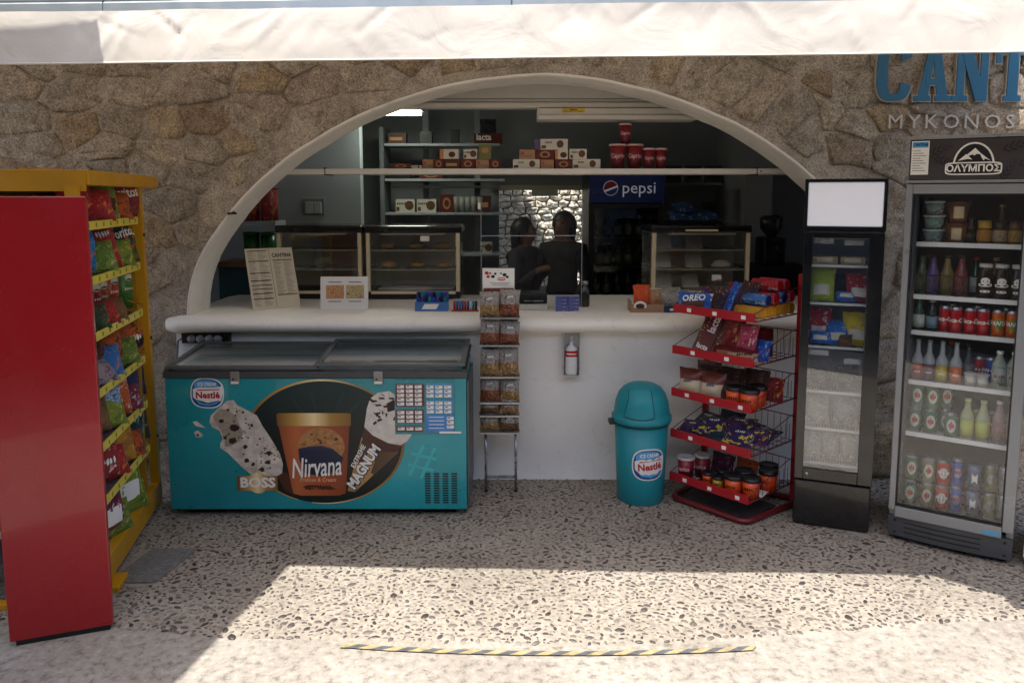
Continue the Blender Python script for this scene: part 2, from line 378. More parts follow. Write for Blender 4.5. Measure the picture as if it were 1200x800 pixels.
# ------------------------------------------------------------------ stone wall with the arch
def stone_mat():
    m, nt, b = newmat('wall_stone')
    oi = nt.nodes.new("ShaderNodeObjectInfo")
    c = ramp(nt, [(0, '8b8379'), (.2, '9f978b'), (.4, 'aba190'), (.55, '958d83'), (.72, 'a1968a'), (.86, 'a3947c'), (.93, '8a7a6a'), (1, 'b0a89c')], oi.outputs['Random'])
    n1 = ntex(nt, 16, 9, .75, 'Object', .5); n2 = ntex(nt, 95, 6, .75); n3 = ntex(nt, 6, 4, .6, 'Object', .8)
    c = mix(nt, c, ramp(nt, [(.30, (.42, .40, .38)), (.5, (.95, .93, .9)), (.7, (1.25, 1.22, 1.18))], n1), 1, 'MULTIPLY')
    c = mix(nt, c, ramp(nt, [(.36, (.42, .40, .38)), (.5, (1, 1, 1)), (.64, (1.5, 1.47, 1.42))], n2), 1, 'MULTIPLY')
    c = mix(nt, c, ramp(nt, [(.35, (.98, .97, .97)), (.65, (1.36, 1.33, 1.28))], n3), 1, 'MULTIPLY')
    tcv = nt.nodes.new("ShaderNodeTexCoord"); vr = nt.nodes.new("ShaderNodeTexVoronoi"); vr.feature = 'DISTANCE_TO_EDGE'; vr.inputs['Scale'].default_value = 5.5
    wob = nt.nodes.new("ShaderNodeTexNoise"); wob.inputs['Scale'].default_value = 9; wob.inputs['Detail'].default_value = 5; nt.links.new(tcv.outputs['Object'], wob.inputs['Vector'])
    vm = node(nt, "ShaderNodeVectorMath", operation='MULTIPLY_ADD'); nt.links.new(wob.outputs['Color'], vm.inputs[0]); vm.inputs[1].default_value = (.22, .22, .22); nt.links.new(tcv.outputs['Object'], vm.inputs[2]); nt.links.new(vm.outputs[0], vr.inputs['Vector'])
    c = mix(nt, c, ramp(nt, [(0, (.68, .65, .62)), (.016, (1, 1, 1))], vr.outputs['Distance']), 1, 'MULTIPLY')
    nt.links.new(c, b.inputs['Base Color']); b.inputs['Roughness'].default_value = .9; b.inputs['Specular IOR Level'].default_value = .2
    h = node(nt, "ShaderNodeMath", operation='ADD'); nt.links.new(n1, h.inputs[0]); nt.links.new(n2, h.inputs[1])
    bump(nt, b, h.outputs[0], .9, .012); return m
def mortar_mat():
    m, nt, b = newmat('wall_mortar')
    n1 = ntex(nt, 9, 9, .75, 'Object', .6); n2 = ntex(nt, 95, 6, .75); n3 = ntex(nt, 3, 3)
    c = ramp(nt, [(.32, '7f766a'), (.5, 'a0968a'), (.7, 'b4aa9c')], n1)
    c = mix(nt, c, ramp(nt, [(.36, (.5, .48, .46)), (.5, (1, 1, 1)), (.64, (1.4, 1.37, 1.32))], n2), 1, 'MULTIPLY')
    c = mix(nt, c, ramp(nt, [(.35, (.98, .97, .96)), (.65, (1.32, 1.30, 1.26))], n3), 1, 'MULTIPLY')
    tcv = nt.nodes.new("ShaderNodeTexCoord"); vr = nt.nodes.new("ShaderNodeTexVoronoi"); vr.feature = 'DISTANCE_TO_EDGE'; vr.inputs['Scale'].default_value = 4
    wob = nt.nodes.new("ShaderNodeTexNoise"); wob.inputs['Scale'].default_value = 9; wob.inputs['Detail'].default_value = 5; nt.links.new(tcv.outputs['Object'], wob.inputs['Vector'])
    vm = node(nt, "ShaderNodeVectorMath", operation='MULTIPLY_ADD'); nt.links.new(wob.outputs['Color'], vm.inputs[0]); vm.inputs[1].default_value = (.22, .22, .22); nt.links.new(tcv.outputs['Object'], vm.inputs[2]); nt.links.new(vm.outputs[0], vr.inputs['Vector'])
    c = mix(nt, c, ramp(nt, [(0, (.68, .65, .62)), (.016, (1, 1, 1))], vr.outputs['Distance']), 1, 'MULTIPLY')
    nt.links.new(c, b.inputs['Base Color']); b.inputs['Roughness'].default_value = .95; b.inputs['Specular IOR Level'].default_value = .15
    h = node(nt, "ShaderNodeMath", operation='ADD'); nt.links.new(n1, h.inputs[0]); nt.links.new(n2, h.inputs[1])
    bump(nt, b, h.outputs[0], .8, .012); return m
MS, MM = stone_mat(), mortar_mat()
PLASTER = pm('white_plaster', 'ddd7cd', .7, 0, .09, 5, .4, 25, .5, 0, .12)
WY = 4.5
wall = thing('stone_wall', 'rough brown natural stone wall with flush mortar around the big shop arch', 'wall', TR(0, WY, 0))
mb = MB()
def mf(x, z): return (x, .008 * noise.noise(Vector((x * 3, z * 3, 0))) + .005 * noise.noise(Vector((x * 9, z * 9, 4))), z)
for (x0, x1, z0, z1) in ((-3.6, AC - 2.065, 0, 3.2), (AC + 1.918, 3.8, 0, 3.2)):
    mb.grid(lambda a, b: mf(x0 + (x1 - x0) * a, z0 + (z1 - z0) * b), 22, 40)
for (x0, z0), (x1, z1) in zip(ARCH, ARCH[1:]):
    mb.grid(lambda a, b: mf(x0 + (x1 - x0) * a, (z0 + (z1 - z0) * a) * (1 - b) + 3.2 * b), 2, 20)
part('mortar', mb, MM, wall)
def inside(x, z, g=0):
    dx = abs(x - AC)
    if z < 1.0: return dx < 2.065 + g
    hx_ = [p for p in half]
    for (xa, za), (xb, zb) in zip(hx_, hx_[1:]):
        pass
    # radial test towards the outline about a centre at z = 1.2
    return rad(x, z)[0] < rad(x, z)[1] + g
def rad(x, z):
    d = Vector((abs(x - AC), z - 1.15)); r = d.length
    if r < 1e-6: return 0, 1
    d /= r
    best = 9
    for (xa, za), (xb, zb) in zip(half, half[1:]):
        a = Vector((xa, za - 1.15)); e = Vector((xb - xa, zb - za)); den = d.x * e.y - d.y * e.x
        if abs(den) < 1e-9: continue
        t = (a.x * e.y - a.y * e.x) / den; u = (a.x * d.y - a.y * d.x) / den
        if -1e-6 <= u <= 1 + 1e-6 and t > 0: best = min(best, t)
    return r, (best if best < 9 else 2.065)
def clip(poly, m, n):
    o = []
    for i in range(len(poly)):
        a, b = poly[i], poly[(i + 1) % len(poly)]
        da = (a[0] - m[0]) * n[0] + (a[1] - m[1]) * n[1]; db = (b[0] - m[0]) * n[0] + (b[1] - m[1]) * n[1]
        if da <= 0: o.append(a)
        if (da < 0) != (db < 0) and abs(da - db) > 1e-12: t = da / (da - db); o.append((a[0] + (b[0] - a[0]) * t, a[1] + (b[1] - a[1]) * t))
    return o
def cells(seeds, box, far, asp=1.5):
    """Voronoi cells, flattened by asp so that stones lie wider than high"""
    P = [(x, z * asp) for x, z in seeds]; out = []
    for i, p in enumerate(P):
        poly = [(box[0], box[2] * asp), (box[1], box[2] * asp), (box[1], box[3] * asp), (box[0], box[3] * asp)]
        for j, q in enumerate(P):
            dx, dz = q[0] - p[0], q[1] - p[1]
            if i != j and dx * dx + dz * dz < far * far and poly: poly = clip(poly, ((p[0] + q[0]) / 2, (p[1] + q[1]) / 2), (dx, dz))
        out.append([(x, z / asp) for x, z in poly])
    return out
def stone(poly, gap, hgt, r, rough=1.):
    """a flat-faced lump with a broken edge; returns (MB about its own centre, centre)"""
    cx = sum(p[0] for p in poly) / len(poly); cz = sum(p[1] for p in poly) / len(poly)
    q = []
    for i in range(len(poly)):
        a, b = poly[i], poly[(i + 1) % len(poly)]
        L = math.hypot(b[0] - a[0], b[1] - a[1])
        if L < .012: continue
        q += [(a[0] * .94 + b[0] * .06, a[1] * .94 + b[1] * .06), (a[0] * .5 + b[0] * .5 + r.uniform(-.04, .04) * L * rough, a[1] * .5 + b[1] * .5 + r.uniform(-.04, .04) * L * rough), (a[0] * .06 + b[0] * .94, a[1] * .06 + b[1] * .94)]
    if len(q) < 4: return None, None
    o = []
    for x, z in q:
        d = math.hypot(x - cx, z - cz); k = max(.3, 1 - gap / max(d, .02)) * (1 + .07 * rough * r.uniform(-1, 1)); o.append(((x - cx) * k, (z - cz) * k))
    if sum(o[i][0] * o[(i + 1) % len(o)][1] - o[(i + 1) % len(o)][0] * o[i][1] for i in range(len(o))) < 0: o = o[::-1]
    n = len(o); mb = MB(); tx, tz = r.uniform(-.08, .08), r.uniform(-.08, .08)
    def Y(x, z, k): return -hgt * k * (1 + .5 * r.uniform(-1, 1) * rough) + tx * x + tz * z
    vs = [(x, .03, z) for x, z in o] + [(x * .97, Y(x, z, .45), z * .97) for x, z in o] + [(x * .80, Y(x, z, 1), z * .80) for x, z in o] + [(x * .4, Y(x, z, 1.15), z * .4) for x, z in o] + [(0, Y(0, 0, 1.2), 0)]
    fs = []
    for a in range(3): fs += [(a * n + i, a * n + (i + 1) % n, (a + 1) * n + (i + 1) % n, (a + 1) * n + i) for i in range(n)]
    fs += [(3 * n + i, 3 * n + (i + 1) % n, 4 * n) for i in range(n)]
    mb.add(vs, fs, 0, True); return mb, (cx, cz)
sr = random.Random(5); seeds = []
k = 0; z = .12
while z < 2.85:
    hrow = sr.uniform(.12, .25); x = -3.0 + sr.uniform(0, .2)
    while x < 3.2:
        wst = sr.uniform(.12, .46); px = x + wst / 2; pz = z + sr.uniform(-.08, .08)
        if not (pz < 1.02 and -1.75 < px < 1.8) and not inside(px, pz, .06): seeds.append((px, pz))
        x += wst
    z += hrow
# long stones standing round the top of the arch, each leaning with its curve
def ring_w(th): return .36 * max(0, min(1, (th - 20) / 16, (118 - th) / 16)) + .055
def at_r(th, g):
    d = (math.cos(R(th)), math.sin(R(th))); r1 = rad(AC + d[0], 1.15 + d[1])[1] + g; return (AC + d[0] * r1, 1.15 + d[1] * r1)
th = 26.
while th < 112:
    st = sr.uniform(4.0, 8.5); g1 = ring_w(th + st / 2) - .02 + sr.uniform(-.05, .0); sk = sr.uniform(-3, 2)
    if g1 > .12:
        pp = [at_r(th, .06), at_r(th + st, .06), at_r(th + st + sk, g1), at_r(th + st * .5 + sk, g1 + .03), at_r(th + sk, g1)]
        m_, c_ = stone(pp, .006, .010, sr, 1.0)
        if m_: link('stone', m_.mesh('stone', MS), wall, TR(c_[0], 0, c_[1]))
    th += st
seedsN = len(seeds)
for poly in cells(seeds, (-3.2, 3.4, 0, 2.95), 1.3):
    pp = []
    if not poly: continue
    mx_ = sum(q[0] for q in poly) / len(poly); mz_ = sum(q[1] for q in poly) / len(poly)
    if mz_ > .97: poly = clip(poly, (0, 1.0), (0, -1)) if max(q[0] for q in poly) > -2.0 and min(q[0] for q in poly) < 2.1 else poly
    elif mx_ < 0: poly = clip(poly, (-1.96, 0), (1, 0))
    else: poly = clip(poly, (2.02, 0), (-1, 0))
    for (x, z_) in poly:
        if z_ > 1.0 or abs(x - AC) > 2.0:
            r0, r1 = rad(x, z_)
            g_ = ring_w(math.degrees(math.atan2(z_ - 1.15, x - AC))) if z_ > 1.15 else .055
            if z_ > 1.0 and r0 < r1 + g_: f = (r1 + g_) / r0; x, z_ = AC + (x - AC) * f, 1.15 + (z_ - 1.15) * f
        pp.append((x, z_))
    if len(pp) < 3 or max(p[1] for p in pp) < .2: continue
    ar = abs(sum(pp[i][0] * pp[(i + 1) % len(pp)][1] - pp[(i + 1) % len(pp)][0] * pp[i][1] for i in range(len(pp)))) / 2; dm = max(math.hypot(p[0] - q[0], p[1] - q[1]) for p in pp for q in pp)
    if ar / dm < .052 or any(q[1] <= 1.002 and -1.86 < q[0] < 1.95 for q in pp): continue
    m_, c_ = stone(pp, .006, .010, sr, 1.0)
    if m_ is None or inside(c_[0], c_[1], .05) or any(q[1] < .99 and -1.98 < q[0] < 1.97 for q in pp): continue
    link('stone', m_.mesh('stone', MS), wall, TR(c_[0], 0, c_[1]))
# white plaster lining of the arch
mb = MB(); sec = [(.014, .012), (.012, -.010), (.006, -.016), (-.003, -.014), (-.006, -.004), (-.008, .29)]
full = smooth_poly(ARCH, 1); rows = []
for i, (x, z_) in enumerate(full):
    a, b = full[max(0, i - 1)], full[min(len(full) - 1, i + 1)]; t = Vector((b[0] - a[0], b[1] - a[1])).normalized(); nn = Vector((-t.y, t.x))
    j = .006 * noise.noise(Vector((x * 5, z_ * 5, 1))) + .004 * noise.noise(Vector((x * 17, z_ * 17, 1)))
    rows.append([(x + nn.x * (o + j), y + j * .6, z_ + nn.y * (o + j)) for o, y in sec])
n = len(sec)
mb.add([p for r_ in rows for p in r_], [(i * n + k, (i + 1) * n + k, (i + 1) * n + k + 1, i * n + k + 1) for i in range(len(rows) - 1) for k in range(n - 1)], 0, True)
part('arch_plaster', mb, PLASTER, wall)
part('hook', MB().tube([(-1.64, -.05, 1.60), (-1.62, -.02, 1.602), (-1.62, .02, 1.60)], .008), BLK, wall)
# inner face of the wall
mb = MB()
for (x0, z0), (x1, z1) in zip(ARCH, ARCH[1:]): mb.add([(x0, (.285), z0), (x1, (.285), z1), (x1, (.285), 3.0), (x0, (.285), 3.0)], [(0, 1, 2, 3)])
mb.add([(-3.6, (.285), 0), (AC - 2.065, (.285), 0), (AC - 2.065, (.285), 3), (-3.6, (.285), 3)], [(0, 1, 2, 3)]); mb.add([(AC + 1.918, (.285), 0), (3.8, (.285), 0), (3.8, (.285), 3), (AC + 1.918, (.285), 3)], [(0, 1, 2, 3)])
part('inner_plaster', mb, PLASTER, wall)

# ------------------------------------------------------------------ counter
ct = thing('counter', 'white plastered shop counter with a thick rounded ledge under the arch', 'counter', TR(0, 4.5, 0))
prof = [(.95, 1.0), (.3, 1.0), (-.06, 1.0), (-.105, .992), (-.13, .972), (-.136, .95), (-.125, .925), (-.09, .910), (-.03, .904), (.06, .900)]
mb = MB(); xs = [-2.03 + 4.05 * i / 60 for i in range(61)]; vs = []
for i, x in enumerate(xs):
    e = min(1, (x + 2.03) / .06); e = math.sqrt(max(0, 1 - (1 - e) ** 2)) if e < 1 else 1
    for y, z_ in prof:
        j = .007 * noise.noise(Vector((x * 2.2, y * 3, z_ * 9))) if y < .2 else 0
        yy = (y + .02) * (.35 + .65 * e) - .02 if y < 0 else y
        vs.append((x, yy + j, .95 + (z_ - .95) * (.72 + .28 * e) + (j if y < .2 and z_ < .99 else 0)))
n = len(prof)
mb.add(vs, [(i * n + k, i * n + k + 1, (i + 1) * n + k + 1, (i + 1) * n + k) for i in range(60) for k in range(n - 1)], 0, True)
mb.add(vs[:n], [tuple(range(n))]); mb.add(vs[-n:], [tuple(range(n))[::-1]])
part('ledge', mb, pm('ledge_plaster', 'ece7df', .55, 0, .06, 2.5, .25, 20, .5, 0, .10), ct)
mb = MB()
mb.grid(lambda a, b: (-1.99 + 3.99 * a, -.012 + .007 * noise.noise(Vector((a * 7, b * 3, 2))) - .02 * max(0, .12 - b) ** 2 * 60, .92 * b), 50, 12)
mb.box(-1.9, 2.0, .02, .3, 0, .9)
part('counter_wall', mb, pm('counter_plaster', 'f0ede8', .65, 0, .06, 2.2, .3, 14, .5, 0, .10), ct)

# ------------------------------------------------------------------ shop interior
IW = pm('interior_paint', '8f949a', .7, 0, .05, 2); DK = pm('dark_paint', '939496', .7, 0, .15, 2)
struct('interior_floor', MB().box(-3.6, 3.8, 4.8, 7.32, -.2, .006), pm('floor_tile', '55504a', .5, 0, .15, 3))
struct('ceiling', MB().box(-3.6, 3.8, 4.93, 7.32, 2.62, 2.75), pm('ceiling_paint', 'a8a8a4', .8, 0, .05, 2))
def holed(x0, x1, y0, y1, z1, hx0, hx1, hz0, hz1):
    m_ = MB()
    for b in ((x0, hx0, 0, z1), (hx1, x1, 0, z1), (hx0, hx1, 0, hz0), (hx0, hx1, hz1, z1)):
        if b[3] > b[2]: m_.box(b[0], b[1], y0, y1, b[2], b[3])
    return m_
struct('interior_back_wall', holed(-3.6, 3.8, 7.2, 7.32, 2.62, -.12, .70, .0, 1.80), pm('back_wall_paint', 'a6a9ac', .7, 0, .08, 2))
struct('interior_left_wall', MB().box(-3.7, -3.6, 4.92, 7.32, 0, 2.75), IW)
struct('interior_right_wall', MB().box(3.8, 3.9, 4.92, 7.32, 0, 2.75), DK)
struct('partition_wall', MB().box(-3.6, -1.175, 6.0, 6.12, 0, 2.62), pm('partition_paint', 'aab0b8', .65, 0, .05, 2))
struct('partition_pillar', MB().box(1.9, 2.12, 6.3, 7.2, 0, 2.62), pm('pillar_paint', 'a8a8ab', .7, 0, .05, 2))
struct('roof_slab', MB().box(-3.7, 3.9, 4.6, 7.5, 3.2, 3.35), PLASTER)
struct('upper_wall', MB().box(-3.7, 3.9, 4.55, 4.92, 3.0, 3.2), PLASTER)

# back yard wall in the sun, seen through the back door
yw = thing('rubble_wall', 'sunlit pale rubble stone wall seen through the back doorway', 'wall', TR(0, 8.6, 0))
part('mortar', MB().box(-1.6, 2.2, .012, .3, 0, 2.7), pm('pale_mortar', '7d7568', .9, 0, .3, 12, .6, 40), yw)
seeds = []; z = .75
while z < 2.1:
    x = -.75
    while x < 1.25:
        wst = sr.uniform(.075, .17); seeds.append((x + wst / 2, z + sr.uniform(-.018, .018))); x += wst
    z += sr.uniform(.058, .085)
MY = pm('pale_stone', 'e4ddcd', .9, 0, .2, 9, .8, 60, .1)
for poly in cells(seeds, (-.8, 1.3, .7, 2.15), .6, 1.6):
    m_, c_ = stone(poly, .005, .024, sr, 1.6)
    if m_: link('stone', m_.mesh('stone', MY), yw, TR(c_[0], 0, c_[1]))
struct('yard_ground', MB().box(-3.5, 4, 7.33, 8.6, -.1, .008), PLASTER)
# unseen slab added over the yard: its edge throws the slanting shadow on that wall
YR = MB()
YP = [(-3.6, 7.45), (.85, 7.45), (-.25, 8.55), (-3.6, 8.55)]
YR.add([(x, y, z_) for z_ in (2.35, 2.5) for x, y in YP], [(3, 2, 1, 0), (4, 5, 6, 7)] + [(i, (i + 1) % 4, (i + 1) % 4 + 4, i + 4) for i in range(4)])
struct('yard_shade_slab', YR, PLASTER)
dl = thing('door_lintel', 'cream beam over the bright back doorway', 'lintel', TR(0, 7.18, 0))
part('beam', MB().box(-.20, .70, -.08, .02, 1.755, 1.80), pm('cream_paint', 'b9ad94', .6, 0, .06), dl, None, .004)
part('closer_box', MB().box(.18, .42, -.11, -.081, 1.70, 1.757), pm('pale_grey_plastic', 'b9b7b2', .5), dl, None, .004)

# ------------------------------------------------------------------ narrow lane: house opposite, behind the viewpoint
struct('opposite_house_wall', MB().box(-14, 14, -1.6, -1.0, 0, 3.1), pm('lane_stone', '6e6254', .85, 0, .3, 4, .6, 20))
struct('opposite_doorway', MB().box(-.55, .45, -1.02, -.96, 0, 2.2).box(1.6, 2.5, -1.02, -.96, .9, 2.1).box(-3.0, -2.1, -1.02, -.96, .9, 2.1), pm('dark_blue_wood', '1a2b3d', .6))
# unseen slab added overhead so that it shades the left end
mb = MB(); P_ = [(-1.467, 2.33), (-1.633, 1.419), (-1.78, .6), (-5, .6), (-5, 2.33)]
mb.add([(x, y, z_) for z_ in (2.86, 3.0) for x, y in P_], [(4, 3, 2, 1, 0), (5, 6, 7, 8, 9)] + [(i, (i + 1) % 5, (i + 1) % 5 + 5, i + 5) for i in range(5)])
struct('left_shade_slab', mb, PLASTER)

# ------------------------------------------------------------------ awning
aw = thing('awning', 'creased white canvas awning valance hanging across the shop front', 'awning')
def fabric():
    m, nt, b = newmat('awning_canvas'); nt.nodes.remove(b)
    o = nt.nodes['Material Output']; d = nt.nodes.new("ShaderNodeBsdfDiffuse"); t = nt.nodes.new("ShaderNodeBsdfTranslucent")
    c = ramp(nt, [(.3, 'cdc4b7'), (.7, 'dcd4c8')], ntex(nt, 3, 5)); nt.links.new(c, d.inputs[0]); t.inputs[0].default_value = (.7, .62, .52, 1)
    mx = nt.nodes.new("ShaderNodeMixShader"); mx.inputs[0].default_value = .14
    nt.links.new(d.outputs[0], mx.inputs[1]); nt.links.new(t.outputs[0], mx.inputs[2]); nt.links.new(mx.outputs[0], o.inputs[0])
    bm_ = nt.nodes.new("ShaderNodeBump"); bm_.inputs['Strength'].default_value = .35; bm_.inputs['Distance'].default_value = .02
    nt.links.new(ntex(nt, 5, 4, .5, 'Object', 1.2), bm_.inputs['Height']); nt.links.new(bm_.outputs[0], d.inputs['Normal']); return m
FAB = fabric()
PATH = [(-3.6, 2.66, 2.125), (-1.345, 2.60, 2.134), (0, 2.548, 2.142), (1.560, 2.504, 2.152), (1.575, 2.494, 2.151), (1.9, 2.23, 2.11), (2.8, 1.5, 2.05)]
def along(a):
    L = [0]
    for p, q in zip(PATH, PATH[1:]): L.append(L[-1] + math.hypot(q[0] - p[0], q[1] - p[1]))
    d = a * L[-1]
    for i in range(len(PATH) - 1):
        if d <= L[i + 1] + 1e-9:
            t = (d - L[i]) / (L[i + 1] - L[i]); return [PATH[i][k] * (1 - t) + PATH[i + 1][k] * t for k in range(3)]
CREASE = [(rnd.uniform(-1.5, 2.2), rnd.uniform(.3, 1.0), rnd.choice((-1, 1)) * rnd.uniform(.35, 1.3), rnd.uniform(.04, .12), rnd.uniform(-.010, .010)) for _ in range(60)]
def val(a, b):
    x, y, z_ = along(a); H = .168
    w_ = .010 * noise.noise(Vector((x * 1.6, b * .8, 0))) + .003 * noise.noise(Vector((x * 6, b * 2, 2))) * (.4 + b)
    for cx, cb, ang, ln, am in CREASE:
        dx, dz = x - cx, (b - cb) * H
        u = dx * math.cos(ang) + dz * math.sin(ang); v = -dx * math.sin(ang) + dz * math.cos(ang)
        if abs(u) < ln: w_ += am * math.exp(-(v / .010) ** 2) * (1 - (u / ln) ** 2) * .6
    top = .006 * max(0, noise.noise(Vector((x * 3.3, 7, 0)))) * b
    return (x, y - w_, z_ + H * b + top)
mb = MB().grid(val, 420, 26)
mb.tube([(*val(i / 120, 0)[:2], val(i / 120, 0)[2] + .003) for i in range(121)], .0035, 5)
part('valance', mb, FAB, aw)
mb = MB()
tp = [along(i / 60) for i in range(61)]
mb.add([(x, y + .06, z_ + .255) for x, y, z_ in tp] + [(x, 4.5, 2.98) for x, y, z_ in tp], [(i, i + 1, 62 + i, 61 + i) for i in range(60)], 0, True)
mb.add([(x, y + .028, z_ + .06) for x, y, z_ in tp] + [(x, y + .068, z_ + .262) for x, y, z_ in tp], [(i, i + 1, 62 + i, 61 + i) for i in range(60)], 0, True)  # second sheet, added behind the bars to block a strip of sun
part('canopy', mb, FAB, aw)
mb = MB()
for p, q in zip(PATH, PATH[1:]): mb.bar((p[0], p[1] + .032, p[2] + .176), (q[0], q[1] + .032, q[2] + .176), .05, .05); mb.bar((p[0], p[1] + .042, p[2] + .229), (q[0], q[1] + .042, q[2] + .229), .05, .054)
part('front_bar', mb, pm('grey_aluminium', '9aa0a2', .4, .6, .05), aw, None, .006)
for x in (-3.3, 2.2):
    part('arm', MB().bar((x, 4.5, 2.75), (x * .8, 2.66 if x < 0 else 2.15, 2.33), .05, .03), pm('grey_aluminium'), aw)

# roller shutter box, strip boxes and long shelf across the arch
sb = thing('shutter_box', 'white roller shutter casing closing the top of the arch', 'shutter box', TR(0, 4.93, 0))
CW = pm('cream_white', 'd6d1c6', .55, 0, .05)
part('casing', MB().box(-.95, 1.45, 0, .25, 2.268, 2.6), CW, sb, None, .006)
part('lower_trim', MB().box(-.90, 1.30, -.018, .05, 2.252, 2.284), CW, sb, None, .004)
part('seam', MB().box(-.80, 1.20, -.004, .02, 2.305, 2.309), GRY, sb)
ub = thing('shutter_housing', 'cream lower housing with a yellow warning sticker at the top of the arch', 'housing', TR(0, 4.90, 0))
part('housing_body', MB().box(.16, 1.17, 0, .2, 2.178, 2.25), CW, ub, None, .006)
part('rail', MB().box(.162, 1.165, -.012, -.001, 2.180, 2.205), CW, ub, None, .003)
mb = MB().box(.315, .455, -.004, -.001, 2.221, 2.246); mb.text('~', .022, lambda x, z: (.385 + x, -.005, 2.237 + z), 1, .02, .9); mb.box(.325, .445, -.0052, -.0042, 2.2255, 2.2275, 1)
part('sticker', mb, [YEL, BLK], ub)
ls = thing('long_shelf', 'long white shelf bar across the arch carrying biscuit boxes and red cups', 'shelf', TR(0, 4.86, 0))
part('shelf_board', MB().box(-1.172, 1.535, 0, .24, 1.838, 1.872), pm('shelf_white', 'dedad2', .4, 0, .04), ls, None, .004)
part('end_board', MB().box(1.54, 1.86, 0, .24, 1.840, 1.874), pm('shelf_white'), ls, None, .004)
part('end_board', MB().box(-1.46, -1.177, 0, .24, 1.836, 1.870), pm('shelf_white'), ls, None, .004)
for x in (-1.175, 1.538): part('joint', MB().box(x - .005, x + .005, .004, .23, 1.832, 1.878), BLK, ls)
part('screw', MB().box(1.555, 1.563, -.002, 0, 1.852, 1.86), BLK, ls)
cl = thing('ceiling_light', 'lit fluorescent tube on the shop ceiling behind the arch top', 'light', TR(-.86, 5.8, 2.36))
part('tube', MB().box(-.16, .16, -.03, .27, -.04, -.015), glow('lamp_glow', (.92, 1, .80), 6), cl, None, .01)
part('fitting', MB().box(-.18, .18, -.04, .28, -.014, .02), GRY, cl, None, .004)
part('rod', MB().box(-.005, .005, -.005, .005, .02, .26), GRY, cl)

# ------------------------------------------------------------------ lettering on the wall
sg = thing('shop_sign', 'blue CANTINA letters with pale edges over MYKONOS on the stone wall', 'sign', TR(2.07, 4.462, 2.238))
BLU = pm('sign_blue', '155a78', .45, 0, .06); EDG = pm('sign_edge', 'a79d90', .5)
def ring_c(w_, h, t):
    o = sup(w_ / 2, h / 2, w_ / 2, h / 2, 3.2, 40); i = sup(w_ / 2, h / 2, w_ / 2 - t, h / 2 - t * .62, 3.2, 40)
    a = [k for k in range(40) if not (-.62 < math.atan2(o[k][1] - h / 2, o[k][0] - w_ / 2) < .62)]
    st = next(k for k in range(40) if k in a and (k - 1) % 40 not in a); sq = [(st + k) % 40 for k in range(len(a))]
    return [o[k] for k in sq] + [i[k] for k in sq[::-1]]
H = .33
def serif(x0, x1, z0, z1): return [(x0, z0), (x1, z0), (x1, z1), (x0, z1)]
LET = [('C', 0, [ring_c(.20, H, .062)]),
       ('A', .222, [[(.012, .0), (.072, .0), (.112, H), (.076, H)], [(.128, 0), (.188, 0), (.128, H), (.084, H)], serif(.055, .148, .09, .125), serif(-.008, .088, 0, .03), serif(.112, .208, 0, .03)]),
       ('N', .437, [serif(.018, .062, 0, H), serif(.15, .194, 0, H), [(.018, H), (.085, H), (.194, 0), (.130, 0)], serif(-.004, .084, 0, .03), serif(.128, .215, H - .03, H)]),
       ('T', .672, [serif(.072, .132, 0, H), serif(.0, .20, H - .07, H), serif(.052, .152, 0, .03), serif(0, .03, H - .12, H), serif(.17, .20, H - .12, H)]),
       ('I', .90, [serif(.02, .08, 0, H), serif(0, .1, 0, .03), serif(0, .1, H - .03, H)])]
for nm, x, polys in LET:
    m_ = MB()
    for k, p in enumerate(polys):
        p2 = [(a + x, b) for a, b in p]
        if nm == 'C': m_.slab(p2, -.002, .012)
        else: m_.slab(p2, -.002 - .0007 * k, .012)
        cx = sum(q[0] for q in p2) / len(p2); cz = sum(q[1] for q in p2) / len(p2)
        if nm == 'C':
            n2 = len(p2) // 2; g = [(a + math.copysign(.006, a - .1 - x) , b + math.copysign(.006, b - H / 2)) if i < n2 else (a, b) for i, (a, b) in enumerate(p2)]
        else: g = [(a + math.copysign(.006, a - cx), b + math.copysign(.006, b - cz)) for a, b in p2]
        m_.slab(g, .004 - .0009 * k, .030 + .0005 * k, 1)
    part('blue_letter', m_, [BLU, EDG], sg)
adv = {'M': .105, 'Y': .098, 'K': .098, 'O': .118, 'N': .110, 'S': .08}; x = .085
for ch in 'MYKONOS':
    vs, fs = text2d(ch, 0); xm = min(v[0] for v in vs)
    m_ = MB(); sc = .112
    pts = [(x + (a - xm) * sc * 1.1, -.118 + b * sc) for a, b in vs]
    m_.add([(a, .006, b) for a, b in pts], fs); m_.add([(a, .02, b) for a, b in pts], [f[::-1] for f in fs])
    ed = {}
    for f in fs:
        for i in range(len(f)): ed[(f[i], f[(i + 1) % len(f)])] = 1
    n = len(pts); m_.add([(a, .006, b) for a, b in pts] + [(a, .02, b) for a, b in pts], [(b, a, a + n, b + n) for a, b in ed if (b, a) not in ed])
    part('grey_letter', m_, pm('letter_grey', 'b5aca0', .5), sg); x += adv[ch] + .004

